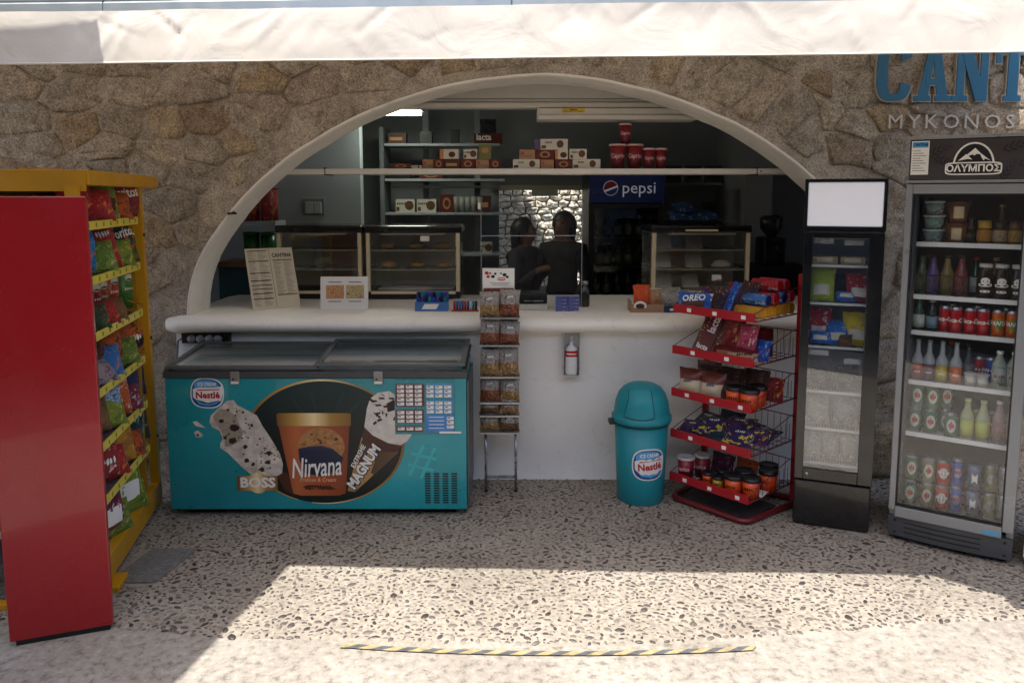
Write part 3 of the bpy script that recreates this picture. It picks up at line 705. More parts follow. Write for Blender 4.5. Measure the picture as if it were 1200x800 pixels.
# ------------------------------------------------------------------ chest freezer
TEAL = pm('freezer_teal', '118a92', .32, 0, .28, 1.3, 0, 80, .5, .3); STEEL = pm('grey_frame', '5d5f61', .4, .3, .06); DKG = pm('dark_grey_plastic', '2e3032', .5)
GL = glass(); GL2 = glass('lid_glass', (.92, .93, .92), .10, .02)
def badge(mb, mp, cx, cz, s, k, rot=0, sub=1):
    """ice cream badge: white rim, blue field, white band with red name; k = first material slot (white, blue, pale blue, red)"""
    c, n = math.cos(rot), math.sin(rot)
    def m(lv): return lambda x, z: mp(cx + s * (x * c - z * n), cz + s * (x * n + z * c), lv)
    mb.poly(sup(0, 0, 1.06, .98, 2.7), m(1), k, sub); mb.poly(sup(0, 0, .98, .90, 2.7), m(2), k + 1, sub)
    mb.poly(sup(-.05, .42, .78, .40, 2.4), m(3), k + 2, sub)
    mb.poly([(-.90, .22), (-.5, .34), (0, .36), (.5, .40), (.93, .52), (.99, .1), (.90, -.42), (.45, -.60), (0, -.66), (-.5, -.60), (-.88, -.30)], m(4), k, sub)
    mb.poly([(-.75, -.42), (-.2, -.66), (.3, -.64), (.8, -.40), (.6, -.66), (.1, -.80), (-.45, -.72)], m(4.6), k + 2)
    mb.text('ICE CREAM', .30, m(5), k, .03, .78, 0, (-.02, .57), .06); mb.text('Nestlé', .58, m(5), k + 3, .035, .98, 0, (.04, -.13), .07)
    mb.poly([(-.62, .20), (.78, .33), (.78, .265), (-.62, .13)], m(5.3), k + 3, sub)
fz = thing('chest_freezer', 'long teal ice cream chest freezer with two sliding glass lids and printed front', 'freezer', FR(-1.815, 3.93, 0))
W_, D_, HB = 1.575, .49, .784
body = MB()
body.box(0, W_, 0, .05, .045, HB - .028).box(0, .05, .052, D_, .045, HB).box(W_ - .05, W_, .052, D_, .045, HB).box(.052, W_ - .052, D_ - .05, D_, .045, HB).box(.052, W_ - .052, .052, D_ - .052, .045, .25)
part('cabinet', body, [TEAL], fz, None, .004)
part('liner', MB().box(.053, W_ - .053, .0525, .06, .26, .75).box(.053, W_ - .053, D_ - .06, D_ - .053, .26, .78).box(.06, W_ - .06, .06, D_ - .06, .252, .30), pm('freezer_liner', '9a9c9c', .5), fz)
part('side_skin', MB().box(W_ + .001, W_ + .012, .02, D_, .06, HB - .05), STEEL, fz, None, .003)
part('plinth_shadow_gap', MB().box(.03, W_ - .03, .04, D_ - .03, .028, .043), DKG, fz)
def lz(y): return HB + .012 + y * .085
rim = MB()
def fb(x0, x1, y0, y1, dz=0, h=.014):
    rim.add([(x, y, lz(y) + dz + k * h) for k in (0, 1) for y in (y0, y1) for x in (x0, x1)], [(0, 2, 3, 1), (4, 5, 7, 6), (0, 1, 5, 4), (1, 3, 7, 5), (3, 2, 6, 7), (2, 0, 4, 6)])
rim.box(-.006, W_ + .006, -.008, .05, HB - .026, HB + .008); fb(-.004, .022, .0, D_, -.006, .012); fb(W_ - .022, W_ + .004, 0, D_, -.006, .012)
part('top_rim', rim, pm('rim_grey', '47494b', .45, .2, .06), fz, None, .003)
for nm, x0, x1, dz in (('lid', .004, .80, .008), ('lid', .785, W_ - .004, .024)):
    rim = MB(); t = .028
    fb(x0, x1, -.004, t, dz); fb(x0, x1, D_ - t, D_, dz); fb(x0, x0 + t, t + .001, D_ - t - .001, dz); fb(x1 - t, x1, t + .001, D_ - t - .001, dz)
    lid = part(nm, rim, STEEL, fz, None, .003)
    rim = MB(); fb(x0 + t, x1 - t, t, D_ - t, dz + .005, .005); part('lid_glass', rim, GL2, lid)
for x in (.372, 1.118):
    l = part('lock', MB().box(x - .024, x + .024, -.016, -.009, HB - .055, HB + .012), pm('lock_metal', '8d8c8a', .4, .6), fz, None, .003)
    part('lock_sticker', MB().box(x - .02, x + .02, -.018, -.0165, HB - .053, HB - .041), WHT, l); part('keyhole', MB().box(x - .012, x - .003, -.018, -.0165, HB - .034, HB - .024), BLK, l)
for x in (.11, .8, 1.50): part('caster', MB().tube([(x - .014, .08, .0205), (x + .014, .08, .0205)], .0205, 12).box(x - .018, x + .018, .062, .098, .030, .04), BLK, fz)
PX = lambda px: (px - 193) / 355 * 1.58
PZ = lambda py: HB - (py - 437) * .742 / 160
def P2(pts): return [(PX(x), PZ(y)) for x, y in pts]
Z3 = lambda pts: P2([(180 + x * .325, 360 + y * .325) for x, y in pts])
Z5 = lambda pts: P2([(380 + x * .225, 420 + y * .225) for x, y in pts])
Z6 = lambda pts: P2([(200 + x * .2125, 430 + y * .2125) for x, y in pts])
L = lambda k: (lambda x, z: (x, -.001 - .0007 * k, z))
def blend(name, stops, axis=2, rough=.35, nz=0):
    """printed gradient along one axis of the piece (flat print)"""
    if name in MATS: return MATS[name]
    m, nt, b = newmat(name); tc = nt.nodes.new("ShaderNodeTexCoord"); s_ = nt.nodes.new("ShaderNodeSeparateXYZ"); nt.links.new(tc.outputs['Generated'], s_.inputs[0])
    src = s_.outputs[axis]
    if nz:
        a = node(nt, "ShaderNodeMath", operation='MULTIPLY_ADD'); nt.links.new(ntex(nt, 5, 4, .6, 'Generated'), a.inputs[0]); a.inputs[1].default_value = nz; nt.links.new(src, a.inputs[2]); src = a.outputs[0]
    nt.links.new(ramp(nt, stops, src), b.inputs['Base Color']); b.inputs['Roughness'].default_value = rough; MATS[name] = m; return m
GOLDG = blend('gold_print', [(0, '6b4a1f'), (.25, 'b98d45'), (.5, 'f0d9a0'), (.72, 'a9803e'), (1, '7d5a28')], 0)
DISK = blend('dark_disk_print', [(0, '04191a'), (.5, '020b0c'), (1, '0a2c2d')], 2)
CRM = pm('vanilla_print', 'cfc8be', .45, 0, .14, 28); CHO = pm('chocolate_print', '2a1712', .45, 0, .3, 20)
ORG = blend('tub_print', [(0, '8a3f22'), (.25, 'b8653a'), (.6, 'a9542f'), (1, '7a381d')], 0)
g = MB(); g.poly(ell(PX(378), PZ(517), PX(472) - PX(378), PZ(445) - PZ(517), 48), L(0)); part('disk_print', g, DISK, fz)
g = MB()
cx, cz, rx, rz = PX(378), PZ(517), PX(472) - PX(378), PZ(445) - PZ(517)
def arc(a0, a1, w0, w1, n=30):
    for i in range(n):
        q = []
        for j, sg_ in ((i, 1), (i + 1, 1), (i + 1, -1), (i, -1)):
            t = j / n; a = R(a0 + (a1 - a0) * t); w_ = w0 + (w1 - w0) * t
            q.append((cx + (rx + sg_ * w_) * math.cos(a), cz + (rz + sg_ * w_) * math.sin(a)))
        g.poly(q, L(1))
arc(-100, -4, .002, .0075); arc(-4, 60, .0075, .004); arc(60, 182, .004, .008); arc(182, 250, .008, .002)
part('gold_ring_print', g, GOLDG, fz)
for a, l0, l1 in ((118, .35, .8), (100, .4, .85), (72, .42, .86), (55, .4, .8)):
    c, s_ = math.cos(R(a)), math.sin(R(a)); px_, pz_ = -s_, c; g = MB()
    g.poly([(cx + rx * l0 * c - .002, cz + rz * l0 * s_), (cx + rx * l1 * c + .010 * px_, cz + rz * l1 * s_ + .010 * pz_), (cx + rx * l1 * c - .010 * px_, cz + rz * l1 * s_ - .010 * pz_)], L(1.5))
    part('light_ray_print', g, pm('dark_teal_ink', '0b3433', .4), fz)
# tub
g = MB(); g.poly(Z3([(445, 415), (705, 415), (685, 668), (660, 676), (520, 676), (492, 668)]), L(3), 0)
g.poly(Z3([(440, 382), (450, 378), (702, 378), (711, 382), (709, 424), (442, 424)]), L(4), 1)
cc = Z3([(600, 505)])[0]; rr = (PX(180 + 690 * .325) - PX(180 + 600 * .325)) * .95
g.poly(ell(cc[0], cc[1] + .012, rr, rr * .82, 26), L(5), 2); g.poly([(cc[0] - rr * .98, cc[1] - .0), (cc[0] - rr * .5, cc[1] + .012), (cc[0], cc[1] + .016), (cc[0] + rr * .5, cc[1] - .002), (cc[0] + rr * .93, cc[1] - .05), (cc[0] + rr * .75, cc[1] - .115), (cc[0], cc[1] - .15), (cc[0] - rr * .75, cc[1] - .135), (cc[0] - rr * .95, cc[1] - .06)], L(6), 3)
for k in range(16):
    a = rnd.uniform(0, 6.28); d = rnd.uniform(.1, .85) * rr
    if math.sin(a) > -.1: g.poly(ell(cc[0] + d * math.cos(a), cc[1] + .02 + d * .75 * abs(math.sin(a)), rnd.uniform(.004, .011), rnd.uniform(.003, .006), 7), L(5.5), 4)
part('tub_print', g, [ORG, GOLDG, pm('cookie_print', 'a9794a', .5, 0, .3, 40), blend('night_print', [(0, '0b1020'), (.55, '1a2440'), (1, '5a6a88')]), BRN], fz)
g = MB(); a = Z3([(578, 572)])[0]
g.text('Nirvana', .150, L(8), 0, .012, .56, .25, (a[0], a[1] - .004), .07); g.text('Pralines & Cream', .030, L(8), 1, .02, .9, .1, Z3([(585, 618)])[0])
for k in range(9):
    x_, z_ = Z3([(585, 645)])[0]; t = (k - 4) / 4
    g.poly([(x_ + .07 * t - .012, z_ + .006 * (1 - t * t)), (x_ + .05 * t, z_ + .016), (x_ + .085 * t + .012, z_ - .012 - .004 * (k % 2)), (x_ + .04 * t, z_ - .008)], L(7 + .1 * k), 2)
part('tub_lettering', g, [WHT, pm('peach_ink', 'e0a37d', .5), BRN], fz)
# ice cream bar
g = MB(); g.poly(Z3([(432, 600), (470, 590), (512, 668), (498, 676), (465, 660)]), L(1.8), 3)
g.poly(Z6([(205, 300), (215, 262), (260, 222), (310, 182), (345, 178), (362, 205), (420, 235), (470, 262), (500, 320), (545, 390), (590, 470), (606, 530), (600, 580), (560, 602), (500, 612), (430, 592), (370, 540), (300, 468), (258, 440), (262, 412), (276, 392), (258, 345), (222, 328)]), L(2), 0)
g.poly(Z6([(225, 268), (268, 226), (310, 232), (355, 268), (372, 315), (392, 350), (372, 400), (320, 430), (285, 432), (288, 392), (268, 345), (240, 305)]), L(2.6), 1)
ck = random.Random(4)
for x, y, s_ in [(274, 292, 15), (345, 328, 26), (330, 400, 22), (290, 385, 12), (398, 435, 14), (440, 315, 10), (405, 508, 17), (440, 530, 12), (530, 470, 16), (488, 560, 14), (520, 520, 15), (312, 232, 9), (395, 245, 8), (482, 390, 7), (360, 240, 7)]:
    n = 8; g.poly(Z6([(x + s_ * (.7 + .5 * ck.random()) * math.cos(6.283 * i / n), y + s_ * (.6 + .4 * ck.random()) * math.sin(6.283 * i / n)) for i in range(n)]), L(3.2), 2)
for k in range(95):
    t, u = ck.random(), ck.uniform(-1, 1); x, y = 300 + 260 * t + 75 * u * .8, 280 + 290 * t - 70 * u; s_ = ck.uniform(2.5, 8); g.poly(Z6([(x - s_, y), (x, y - s_ * .7), (x + s_, y + 1), (x + 1, y + s_ * .8)]), L(3.0), 2 if k % 3 else 4)
for p in ([(112, 296), (135, 292), (160, 312), (182, 330), (150, 325), (128, 320)], [(116, 352), (140, 344), (168, 368), (160, 380), (128, 382)]): g.poly(Z6(p), L(2), 0)
g.poly(Z6([(128, 366), (140, 362), (146, 374), (134, 378)]), L(2.6), 2)
part('ice_cream_bar_print', g, [pm('vanilla_bar_print', 'c6bcae', .45, 0, .34, 17), pm('bitten_print', '9c8f7e', .5, 0, .2, 40), CHO, BRN, pm('tan_speck', '8f8172', .5)], fz)
g = MB(); g.poly(Z3([(288, 604), (436, 604), (436, 658), (288, 658)]), L(3.6), 0); g.poly(ell(*Z3([(365, 630)])[0], .058, .057, 24), L(3.3), 0)
g.text('BOSS', .073, L(4.6), 1, .04, 1.12, 0, Z3([(363, 630)])[0]); part('banner_print', g, [GOLDG, WHT], fz)
# cone
g = MB(); g.poly(Z5([(190, 405), (385, 480), (150, 690), (110, 685)]), L(2), 0)
g.poly(Z5([(200, 398), (240, 405), (250, 440), (205, 520), (180, 560), (165, 500)]), L(2.4), 3); g.poly(Z5([(262, 455), (385, 478), (250, 600), (235, 590), (270, 500)]), L(2.4), 3)
g.poly(Z5([(208, 352), (192, 400), (235, 455), (300, 482), (378, 480), (402, 445)]), L(3), 1)
g.poly(Z5([(222, 255), (240, 205), (280, 175), (340, 166), (385, 195), (440, 290), (470, 370), (430, 425), (395, 446), (330, 435), (250, 395), (206, 352)]), L(3.6), 2)
for k in range(30):
    x, y = ck.uniform(235, 380), ck.uniform(178, 362); a = ck.uniform(0, 3); c, s_ = 15 * math.cos(a), 9 * math.sin(a)
    if y > 300 and ck.random() < .45 or x - 230 < (y - 260) * .3: continue
    g.poly(Z5([(x - c - s_ * .6, y - s_ - 3), (x - c + 3, y - s_ + 6), (x + c + 3, y + s_ + 5), (x + c - 3, y + s_ - 5)]), L(4.4 + .01 * k), 4)
g.poly(Z5([(325, 230), (365, 210), (375, 262), (330, 275)]), L(4.8), 4)
part('cone_print', g, [blend('cone_paper', [(0, '6b4a2c'), (.5, 'b48a58'), (1, '8c5f38')], 0, .4, .5), pm('cocoa_print', '4e2f25', .5), CRM, blend('dark_sleeve', [(0, '2b1d14'), (1, '6b4c33')], 0), CHO], fz)
g = MB(); a = R(57)
g.text('EXTREME', .036, L(6), 0, .02, .9, .15, Z5([(172, 505)])[0], R(63)); g.text('MAGNUM', .073, L(6), 0, .045, .82, .1, Z5([(200, 560)])[0], a); g.text('MAGNUM', .073, L(5.4), 1, .085, .82, .1, Z5([(202, 562)])[0], a)
part('cone_lettering', g, [WHT, BLK], fz)
g = MB(); g.text('#', .26, L(2), 0, .0, .9, 0, Z3([(968, 548)])[0], R(-14)); part('hash_print', g, pm('pale_teal_ink', '3fb2b5', .4), fz)
g = MB()
badge(g, lambda x, z, lv: (x, -.001 - .0008 * lv, z), PX(242.5), PZ(460), .083, 0, -.06)
part('badge_print', g, [WHT, pm('badge_blue', '1d4f93', .4), LBL, pm('badge_red', 'b01c2a', .4)], fz)
# price sheet
g = MB(); sh = lambda x0, y0, x1, y1: Z5([(x0, y0), (x1, y0), (x1, y1), (x0, y1)])
g.poly(sh(368, 108, 682, 388), L(4.9), 4)
for q, k in (((374, 130, 524, 246), 0), ((374, 262, 520, 330), 0), ((374, 346, 516, 376), 0), ((532, 125, 672, 202), 1), ((532, 212, 672, 282), 1), ((530, 286, 672, 378), 2)): g.poly(sh(*q), L(5.6), k)
for x0, y0, nx, ny in ((382, 136, 3, 5), (382, 268, 3, 3), (382, 352, 3, 1), (536, 138, 3, 3), (536, 220, 3, 3), (640, 298, 1, 3)):
    for i in range(nx):
        for j in range(ny):
            x, y = x0 + i * 46, y0 + j * 22
            g.poly(sh(x, y, x + 36, y + 16), L(6.3), 3); g.poly(sh(x + 4, y + 3, x + 18, y + 8), L(7), (5, 0, 6)[(i + j) % 3])
for j in range(4): g.poly(sh(545, 298 + j * 19, 625, 302 + j * 19), L(6.3), 3)
g.poly(sh(600, 374, 715, 384), L(6.4), 3)
part('price_sheet', g, [pm('maroon_ink', '5a2a33', .4), pm('mid_blue_ink', '4b8db5', .4), pm('sky_ink', '3f84c4', .4), WHT, pm('sheet_film', '2f8286', .25), BRN, TANM], fz)
g = MB()
for i in range(4):
    for j in range(13): x0, y0 = 520 + i * 47, 592 + j * 12.6; g.poly(sh(x0, y0, x0 + 30, y0 + 7), L(1))
part('vent_slots', g, BLK, fz, None, 0, None, 'stuff')

# ------------------------------------------------------------------ swing bin
bn = thing('swing_bin', 'teal plastic swing-top bin with an ice cream badge against the white counter', 'bin', TR(.725, 4.19, 0, 3))
TB = pm('bin_teal', '168793', .45, 0, .06, 3); r0, r1, hb = .130, .148, .46
part('bin_body', MB().lathe([(0, .003), (r0 - .01, 0), (r0, .012), (r1, hb), (r1 - .006, hb), (r0 - .03, .2)], 32), TB, bn)
lid = MB(); n = 32
rings = [(.160, hb - .002), (.166, hb + .008), (.166, hb + .03), (.156, hb + .038), (.153, hb + .06), (.146, hb + .11), (.13, hb + .155), (.106, hb + .185), (.075, hb + .202), (.0, hb + .208)]
lid.lathe(rings, n); lo = part('bin_lid', lid, TB, bn)
part('lid_lip', MB().lathe([(.150, hb - .012), (.158, hb - .01), (.158, hb - .003), (.150, hb - .003)], 28), pm('bin_dark', '10383c', .5), bn)
part('lid_catch', MB().box(-.185, -.15, -.03, .03, hb - .02, hb + .006), BLK, bn, None, .006)
def lidpt(x, z):
    for (ra, za), (rb, zb) in zip(rings, rings[1:]):
        if za <= z <= zb: r = ra + (rb - ra) * (z - za) / max(1e-6, zb - za); break
    else: r = .02
    r += .006; x = max(-r * .99, min(r * .99, x)); return (x, -math.sqrt(r * r - x * x), z)
fl_ = MB(); fl_.grid(lambda a, b: lidpt((-.12 + .155 * a) * (1 - .28 * b), hb + .05 + .138 * b - .010 * (1 - (2 * a - 1) ** 2) * (1 - b)), 12, 10)
part('bin_flap', fl_, TB, lo)
pts = [lidpt((-.12 + .155 * a) * (1 - .28 * b), hb + .05 + .138 * b - .010 * (1 - (2 * a - 1) ** 2) * (1 - b)) for a, b in [(0, 1 - i / 8) for i in range(9)] + [(i / 10, 0) for i in range(1, 11)] + [(1, i / 8) for i in range(1, 9)]]
part('flap_edge', MB().tube(pts, .0022, 5), pm('bin_dark'), lo)
g = MB()
badge(g, lambda x, z, lv: wrapf(r0, r1, hb, 0, .0008 + .0011 * lv)(x, z), .018, .245, .092, 0, .0, 6)
part('badge_print', g, [WHT, pm('badge_blue'), LBL, pm('badge_red')], bn)

# ------------------------------------------------------------------ hand gel dispenser and socket strip
hd = thing('gel_dispenser', 'clear wall bracket holding a hand gel bottle with a red label on the white counter', 'dispenser', TR(.349, 4.478, 0))
AC_ = glass('acrylic', (.93, .95, .95), .06)
part('bracket', MB().box(-.048, .048, -.004, 0, .648, .925).box(-.048, -.045, -.06, -.0045, .648, .925).box(.045, .048, -.06, -.0045, .648, .925).box(-.0445, .0445, -.06, -.0045, .648, .655), pm('pale_bracket', 'b4b5b4', .3, 0, .05), hd)
bo = part('gel_bottle', MB().lathe([(0, .656), (.036, .656), (.037, .67), (.037, .80), (.028, .82), (.012, .832), (.012, .85), (0, .85)], 16, 0, (0, -.03, 0), .72), pm('gel_white', 'd8d9d8', .3, 0, .04), hd)
mb = MB().grid(lambda a, b: (.0375 * math.sin(-1.3 + 2.6 * a), -.03 - .0375 * .72 * math.cos(-1.3 + 2.6 * a) - .001, .765 + .036 * b), 10, 1, 0); mb.grid(lambda a, b: (.0378 * math.sin(-.9 + 1.8 * a), -.03 - .0378 * .72 * math.cos(-.9 + 1.8 * a) - .0016, .779 + .006 * b), 8, 1, 1)
part('bottle_label', mb, [RED, WHT], bo); part('pump', MB().tube([(0, -.03, .85), (0, -.03, .885), (0, -.058, .88)], .006, 6), WHT, bo)
ps = thing('socket_strip', 'black strip of four round sockets under the ledge behind the freezer', 'socket', TR(-1.80, 4.47, .872))
part('strip_body', MB().box(-.14, .145, -.03, .0, -.03, .03), BLK, ps, None, .004)
for k in range(4):
    so_ = part('plug', MB().tube([(-.075 + k * .052, -.0305, 0), (-.075 + k * .052, -.052, 0)], .023, 14), pm('plug_grey', '75777a', .5), ps)
part('cable', MB().tube([(-.14, -.01, 0), (-.17, -.008, -.02), (-.18, -.008, -.12), (-.18, -.008, -.4)], .006), GRY, ps)

# ------------------------------------------------------------------ hazard tape on the paving
tp_ = MB(); A_, B_, C_ = Vector((-.656, 2.749)), Vector((.127, 2.655)), Vector((.93, 2.732))
def tpt(t, s_): p = (1 - t) ** 2 * A_ + 2 * t * (1 - t) * B_ + t * t * C_; return (p.x, p.y + s_ * .0135, .0062 + .0006 * math.sin(t * 40))
NS = 33
for i in range(NS):
    a, b = i / NS, (i + 1) / NS; k = .5 / NS
    c = [max(0, min(1, q)) for q in (a - k, b - k, b + k, a + k)]
    tp_.add([tpt(c[0], -1), tpt(c[1], -1), tpt(c[2], 1), tpt(c[3], 1)], [(0, 1, 2, 3)], i % 2)
t_ = link('hazard_tape', tp_.mesh('hazard_tape', [pm('worn_yellow', '978862', .75, 0, .35, 30), pm('worn_black', '4f5053', .75, 0, .3, 30)])); tag(t_, 'worn yellow and black hazard tape stuck in a shallow curve on the ground', 'tape')

# ------------------------------------------------------------------ red panel
rp = thing('red_panel', 'tall plain red metal panel standing upright before the yellow snack stand', 'panel', FR(-1.905, 2.742, 20.5) @ TR(0, 0, 0, 0, 1.2))
RP = pm('red_metal', '930f17', .26, 0, .05, 1.5, 0, 80, .5, .35, .06)
part('sheet', MB().box(0, .352, 0, .022, .02, 1.70), RP, rp, None, .004)
part('folded_edge', MB().box(.338, .350, .0225, .05, .03, 1.69), RP, rp, None, .002); part('folded_edge', MB().box(.002, .014, .0225, .05, .03, 1.69), RP, rp, None, .002)
part('foot', MB().box(.02, .34, .004, .05, 0, .0195), BLK, rp)

# ------------------------------------------------------------------ yellow snack stand
YM = pm('yellow_metal', 'c08a12', .4, 0, .07, 3); YD = pm('yellow_back', 'a67a16', .5, 0, .08, 3); SHG = pm('shelf_grey', '4b464b', .6, 0, .08)
YF = FR(-1.764, 3.229, 101.7)
ys = thing('snack_stand', 'tall yellow metal snack stand with seven tilted shelves of crisps', 'display stand', YF)
part('header', MB().box(-.10, 1.03, -.03, .72, 1.745, 1.806), YM, ys, None, .004)
part('header_lip', MB().box(-.105, -.10, -.02, .70, 1.72, 1.80), YM, ys)
mb = MB(); mb.add([(x + dx, y, z_) for z_, x in ((.0, .872), (1.744, .775)) for dx, y in ((-.0, 0), (.042, 0), (.042, .045), (0, .045))], [(3, 2, 1, 0), (4, 5, 6, 7)] + [(i, (i + 1) % 4, (i + 1) % 4 + 4, i + 4) for i in range(4)]); fp_ = part('post', mb, YM, ys)
for z_ in (1.50, .95, .40): x = .872 - .097 * z_ / 1.744 + .02; part('bolt', MB().tube([(x, 0, z_), (x, -.006, z_)], .009, 8), BLK, fp_)
part('post', MB().box(-.155, -.115, .0, .045, .0, 1.744), YM, ys); part('post', MB().box(-.155, -.115, .62, .66, .0, 1.744), YM, ys)
part('side_panel', MB().box(.735, .75, .03, .66, .08, 1.744), YD, ys); part('back_panel', MB().box(-.11, .734, .64, .655, .08, 1.744), YD, ys)
part('base_rail', MB().box(-.05, .90, .0, .05, .0285, .135), YM, ys, None, .003)
part('foot', MB().box(-.10, .045, -.05, .02, .0, .0275), YM, ys, None, .003); part('foot', MB().box(-.16, -.11, -.03, .75, .0, .0275), YM, ys, None, .003)
YZ = [1.580, 1.350, 1.111, .866, .630, .392]
for k, z_ in enumerate(YZ + [.125]):
    sh_ = part('shelf', MB().add([(x, y, z_ - .012 + y * .16 + t) for t in (0, .006) for y in (.006, .48) for x in (-.11, .70)], [(0, 2, 3, 1), (4, 5, 7, 6), (0, 1, 5, 4), (1, 3, 7, 5), (3, 2, 6, 7), (2, 0, 4, 6)]), SHG, ys)
    if k < 6:
        part('price_strip', MB().box(-.11, .70, -.004, .004, z_ - .020, z_ + .016), pm('strip_yellow', 'd2c24a', .4, 0, .08), sh_)
        for j in range(8): part('price_mark', MB().box(-.06 + j * .1, -.045 + j * .1, -.0055, -.0045, z_ - .010, z_ + .008), pm('mark_grey', '8a7a28', .6), sh_)
        part('side_guard', MB().tube([(.702, 0, z_ - .01), (.702, -.004, z_ + .035), (.702, .12, z_ + .075), (.702, .42, z_ + .11)], .003, 5), YM, sh_)

# ------------------------------------------------------------------ red wire rack
RF = FR(.891, 4.173, -48.6); RK = pm('rack_red', 'a31521', .38, 0, .06, 3, 0, 80, .5, .1); RKD = pm('rack_red_dark', '5e1119', .45)
rk = thing('wire_rack', 'red metal wire snack rack with five shelves in front of the counter', 'rack', RF)
ZS = [1.115, .886, .648, .414, .168]; RW, RD = .49, .455
part('post', MB().box(RW - .018, RW + .012, RD, RD + .03, .02, 1.285), RK, rk, None, .003); part('post', MB().box(-.012, .018, RD - .15, RD - .12, .02, 1.18), RK, rk, None, .003)
loop = []
for x, y, a0 in ((.06, .055, 180), (RW - .06, .055, 270), (RW - .03, RD - .02, 0), (.03, RD - .17, 90)):
    for i in range(6): a = R(a0 + 90 * i / 5); rr = .055; loop.append((x + rr * math.cos(a), y + rr * math.sin(a), .022))
part('base_tube', MB().tube(loop, .017, 8, 0, True), RKD, rk)
part('tray', MB().box(.03, RW - .03, .05, RD - .12, .012, .020), pm('tray_dark', '2b2729', .6), rk)
for k, z_ in enumerate(ZS):
    sf = part('shelf_front', MB().box(-.002, RW + .004, -.008, .004, z_ - .045, z_).box(-.002, RW + .004, .0045, .04, z_ - .0445, z_ - .0405), RK, rk, None, .0015)
    wm = MB(); b = z_ - .043
    for i in range(13): x = .01 + (RW - .02) * i / 12; wm.tube([(x, .0, b), (x, RD - .02, b), (x, RD, b + .005)] + ([(x, RD, b + .13)] if k else []), .0016, 4)
    for i in range(6): y = .07 + i * .075; wm.tube([(0, y, b - .003), (RW, y, b - .003)], .0016, 4)
    for x in (0, RW): wm.tube([(x, .0, z_ - .005), (x, .12, z_ + .03), (x, RD - .06, z_ + .10), (x, RD, z_ + .10)], .0024, 5); wm.tube([(x, 0, b), (x, RD, b)], .003, 5)
    wm.tube([(0, RD, b + .13), (RW, RD, b + .13)], .003, 5)
    if k:
        for i in range(9): y = .10 + i * .042; wm.tube([(RW, y, b), (RW, y, b + .06 + .15 * min(y, .3))], .0015, 4)
    part('wire_shelf', wm, RKD, sf, None, 0, None, 'stuff')
    for j, x in enumerate((.09, .25, .42) if k in (0, 2, 4) else (.12, .33)): part('price_tag', MB().box(x, x + .026, -.0095, -.0085, z_ - .034, z_ - .014), WHT, sf)

# ------------------------------------------------------------------ black upright freezer
BK = pm('gloss_black', '0e0f11', .22, 0, .1, 2, 0, 80, .5, .4); BI = pm('cabinet_liner', '9fa2a3', .5, 0, .05); WR = pm('white_wire', 'c9cbcc', .4)
BF = FR(1.469, 3.865, -21.4)
bf = thing('black_freezer', 'narrow black upright glass-door freezer with a blank white header', 'freezer', BF)
w_, d_ = .366, .46
part('cabinet', MB().box(0, .018, .002, d_, .03, 1.78).box(w_ - .018, w_, .002, d_, .03, 1.78).box(.0185, w_ - .0185, d_ - .02, d_, .03, 1.78).box(.0185, w_ - .0185, .002, d_ - .021, 1.765, 1.78).box(.0185, w_ - .0185, .002, d_ - .021, .03, .25), BK, bf, None, .003)
part('liner', MB().box(.019, .03, .03, d_ - .03, .252, 1.53).box(w_ - .03, w_ - .019, .03, d_ - .03, .252, 1.53).box(.031, w_ - .031, d_ - .035, d_ - .0205, .252, 1.53).box(.031, w_ - .031, .03, d_ - .036, .252, .262), BI, bf)
part('header_panel', MB().box(.012, w_ - .012, -.012, .0, 1.552, 1.768), glow('header_light', (.82, .84, 1), .07, (.78, .78, .82)), bf, None, .005)
part('header_frame', MB().box(-.004, .0115, -.016, .002, 1.53, 1.785).box(w_ - .0115, w_ + .004, -.016, .002, 1.53, 1.785).box(.012, w_ - .012, -.016, .002, 1.7685, 1.785).box(.012, w_ - .012, -.016, .002, 1.53, 1.5515), BK, bf, None, .002)
dr = part('door_frame', MB().box(.0, .042, -.03, -.001, .255, 1.525).box(w_ - .068, w_, -.03, -.001, .255, 1.525).box(.0425, w_ - .0685, -.03, -.001, 1.492, 1.525).box(.0425, w_ - .0685, -.03, -.001, .255, .315), BK, bf, None, .003)
part('door_glass', MB().box(.0425, w_ - .0685, -.022, -.018, .316, 1.491), glass('freezer_glass', (.97, .98, .98), .12), dr)
part('lock', MB().tube([(.06, -.031, .285), (.06, -.036, .285)], .009, 12), pm('aluminium'), dr)
part('kick_panel', MB().box(.003, w_ - .003, -.02, .001, .012, .245), BK, bf, None, .006)
for x in (.03, w_ - .03): part('foot', MB().box(x - .015, x + .015, .02, .05, 0, .029), BLK, bf)
BZ = [1.353, 1.16, .936, .702, .507, .322]
for z_ in BZ:
    m_ = MB().box(.032, w_ - .032, .05, .056, z_ - .009, z_ + .004); 
    for i in range(22): x = .036 + (w_ - .072) * i / 21; m_.box(x - .002, x + .002, .0565, d_ - .05, z_ - .006, z_ - .002)
    sh_ = part('wire_shelf', m_, WR, bf)
for x0, x1, z_ in ((.05, .14, 1.475), (.19, .28, 1.47), (.05, .14, .905), (.215, .29, .87)): part('price_label', MB().box(x0, x1, .044, .047, z_ - .013, z_ + .013), pm('label_grey', 'a9abad', .5), bf)

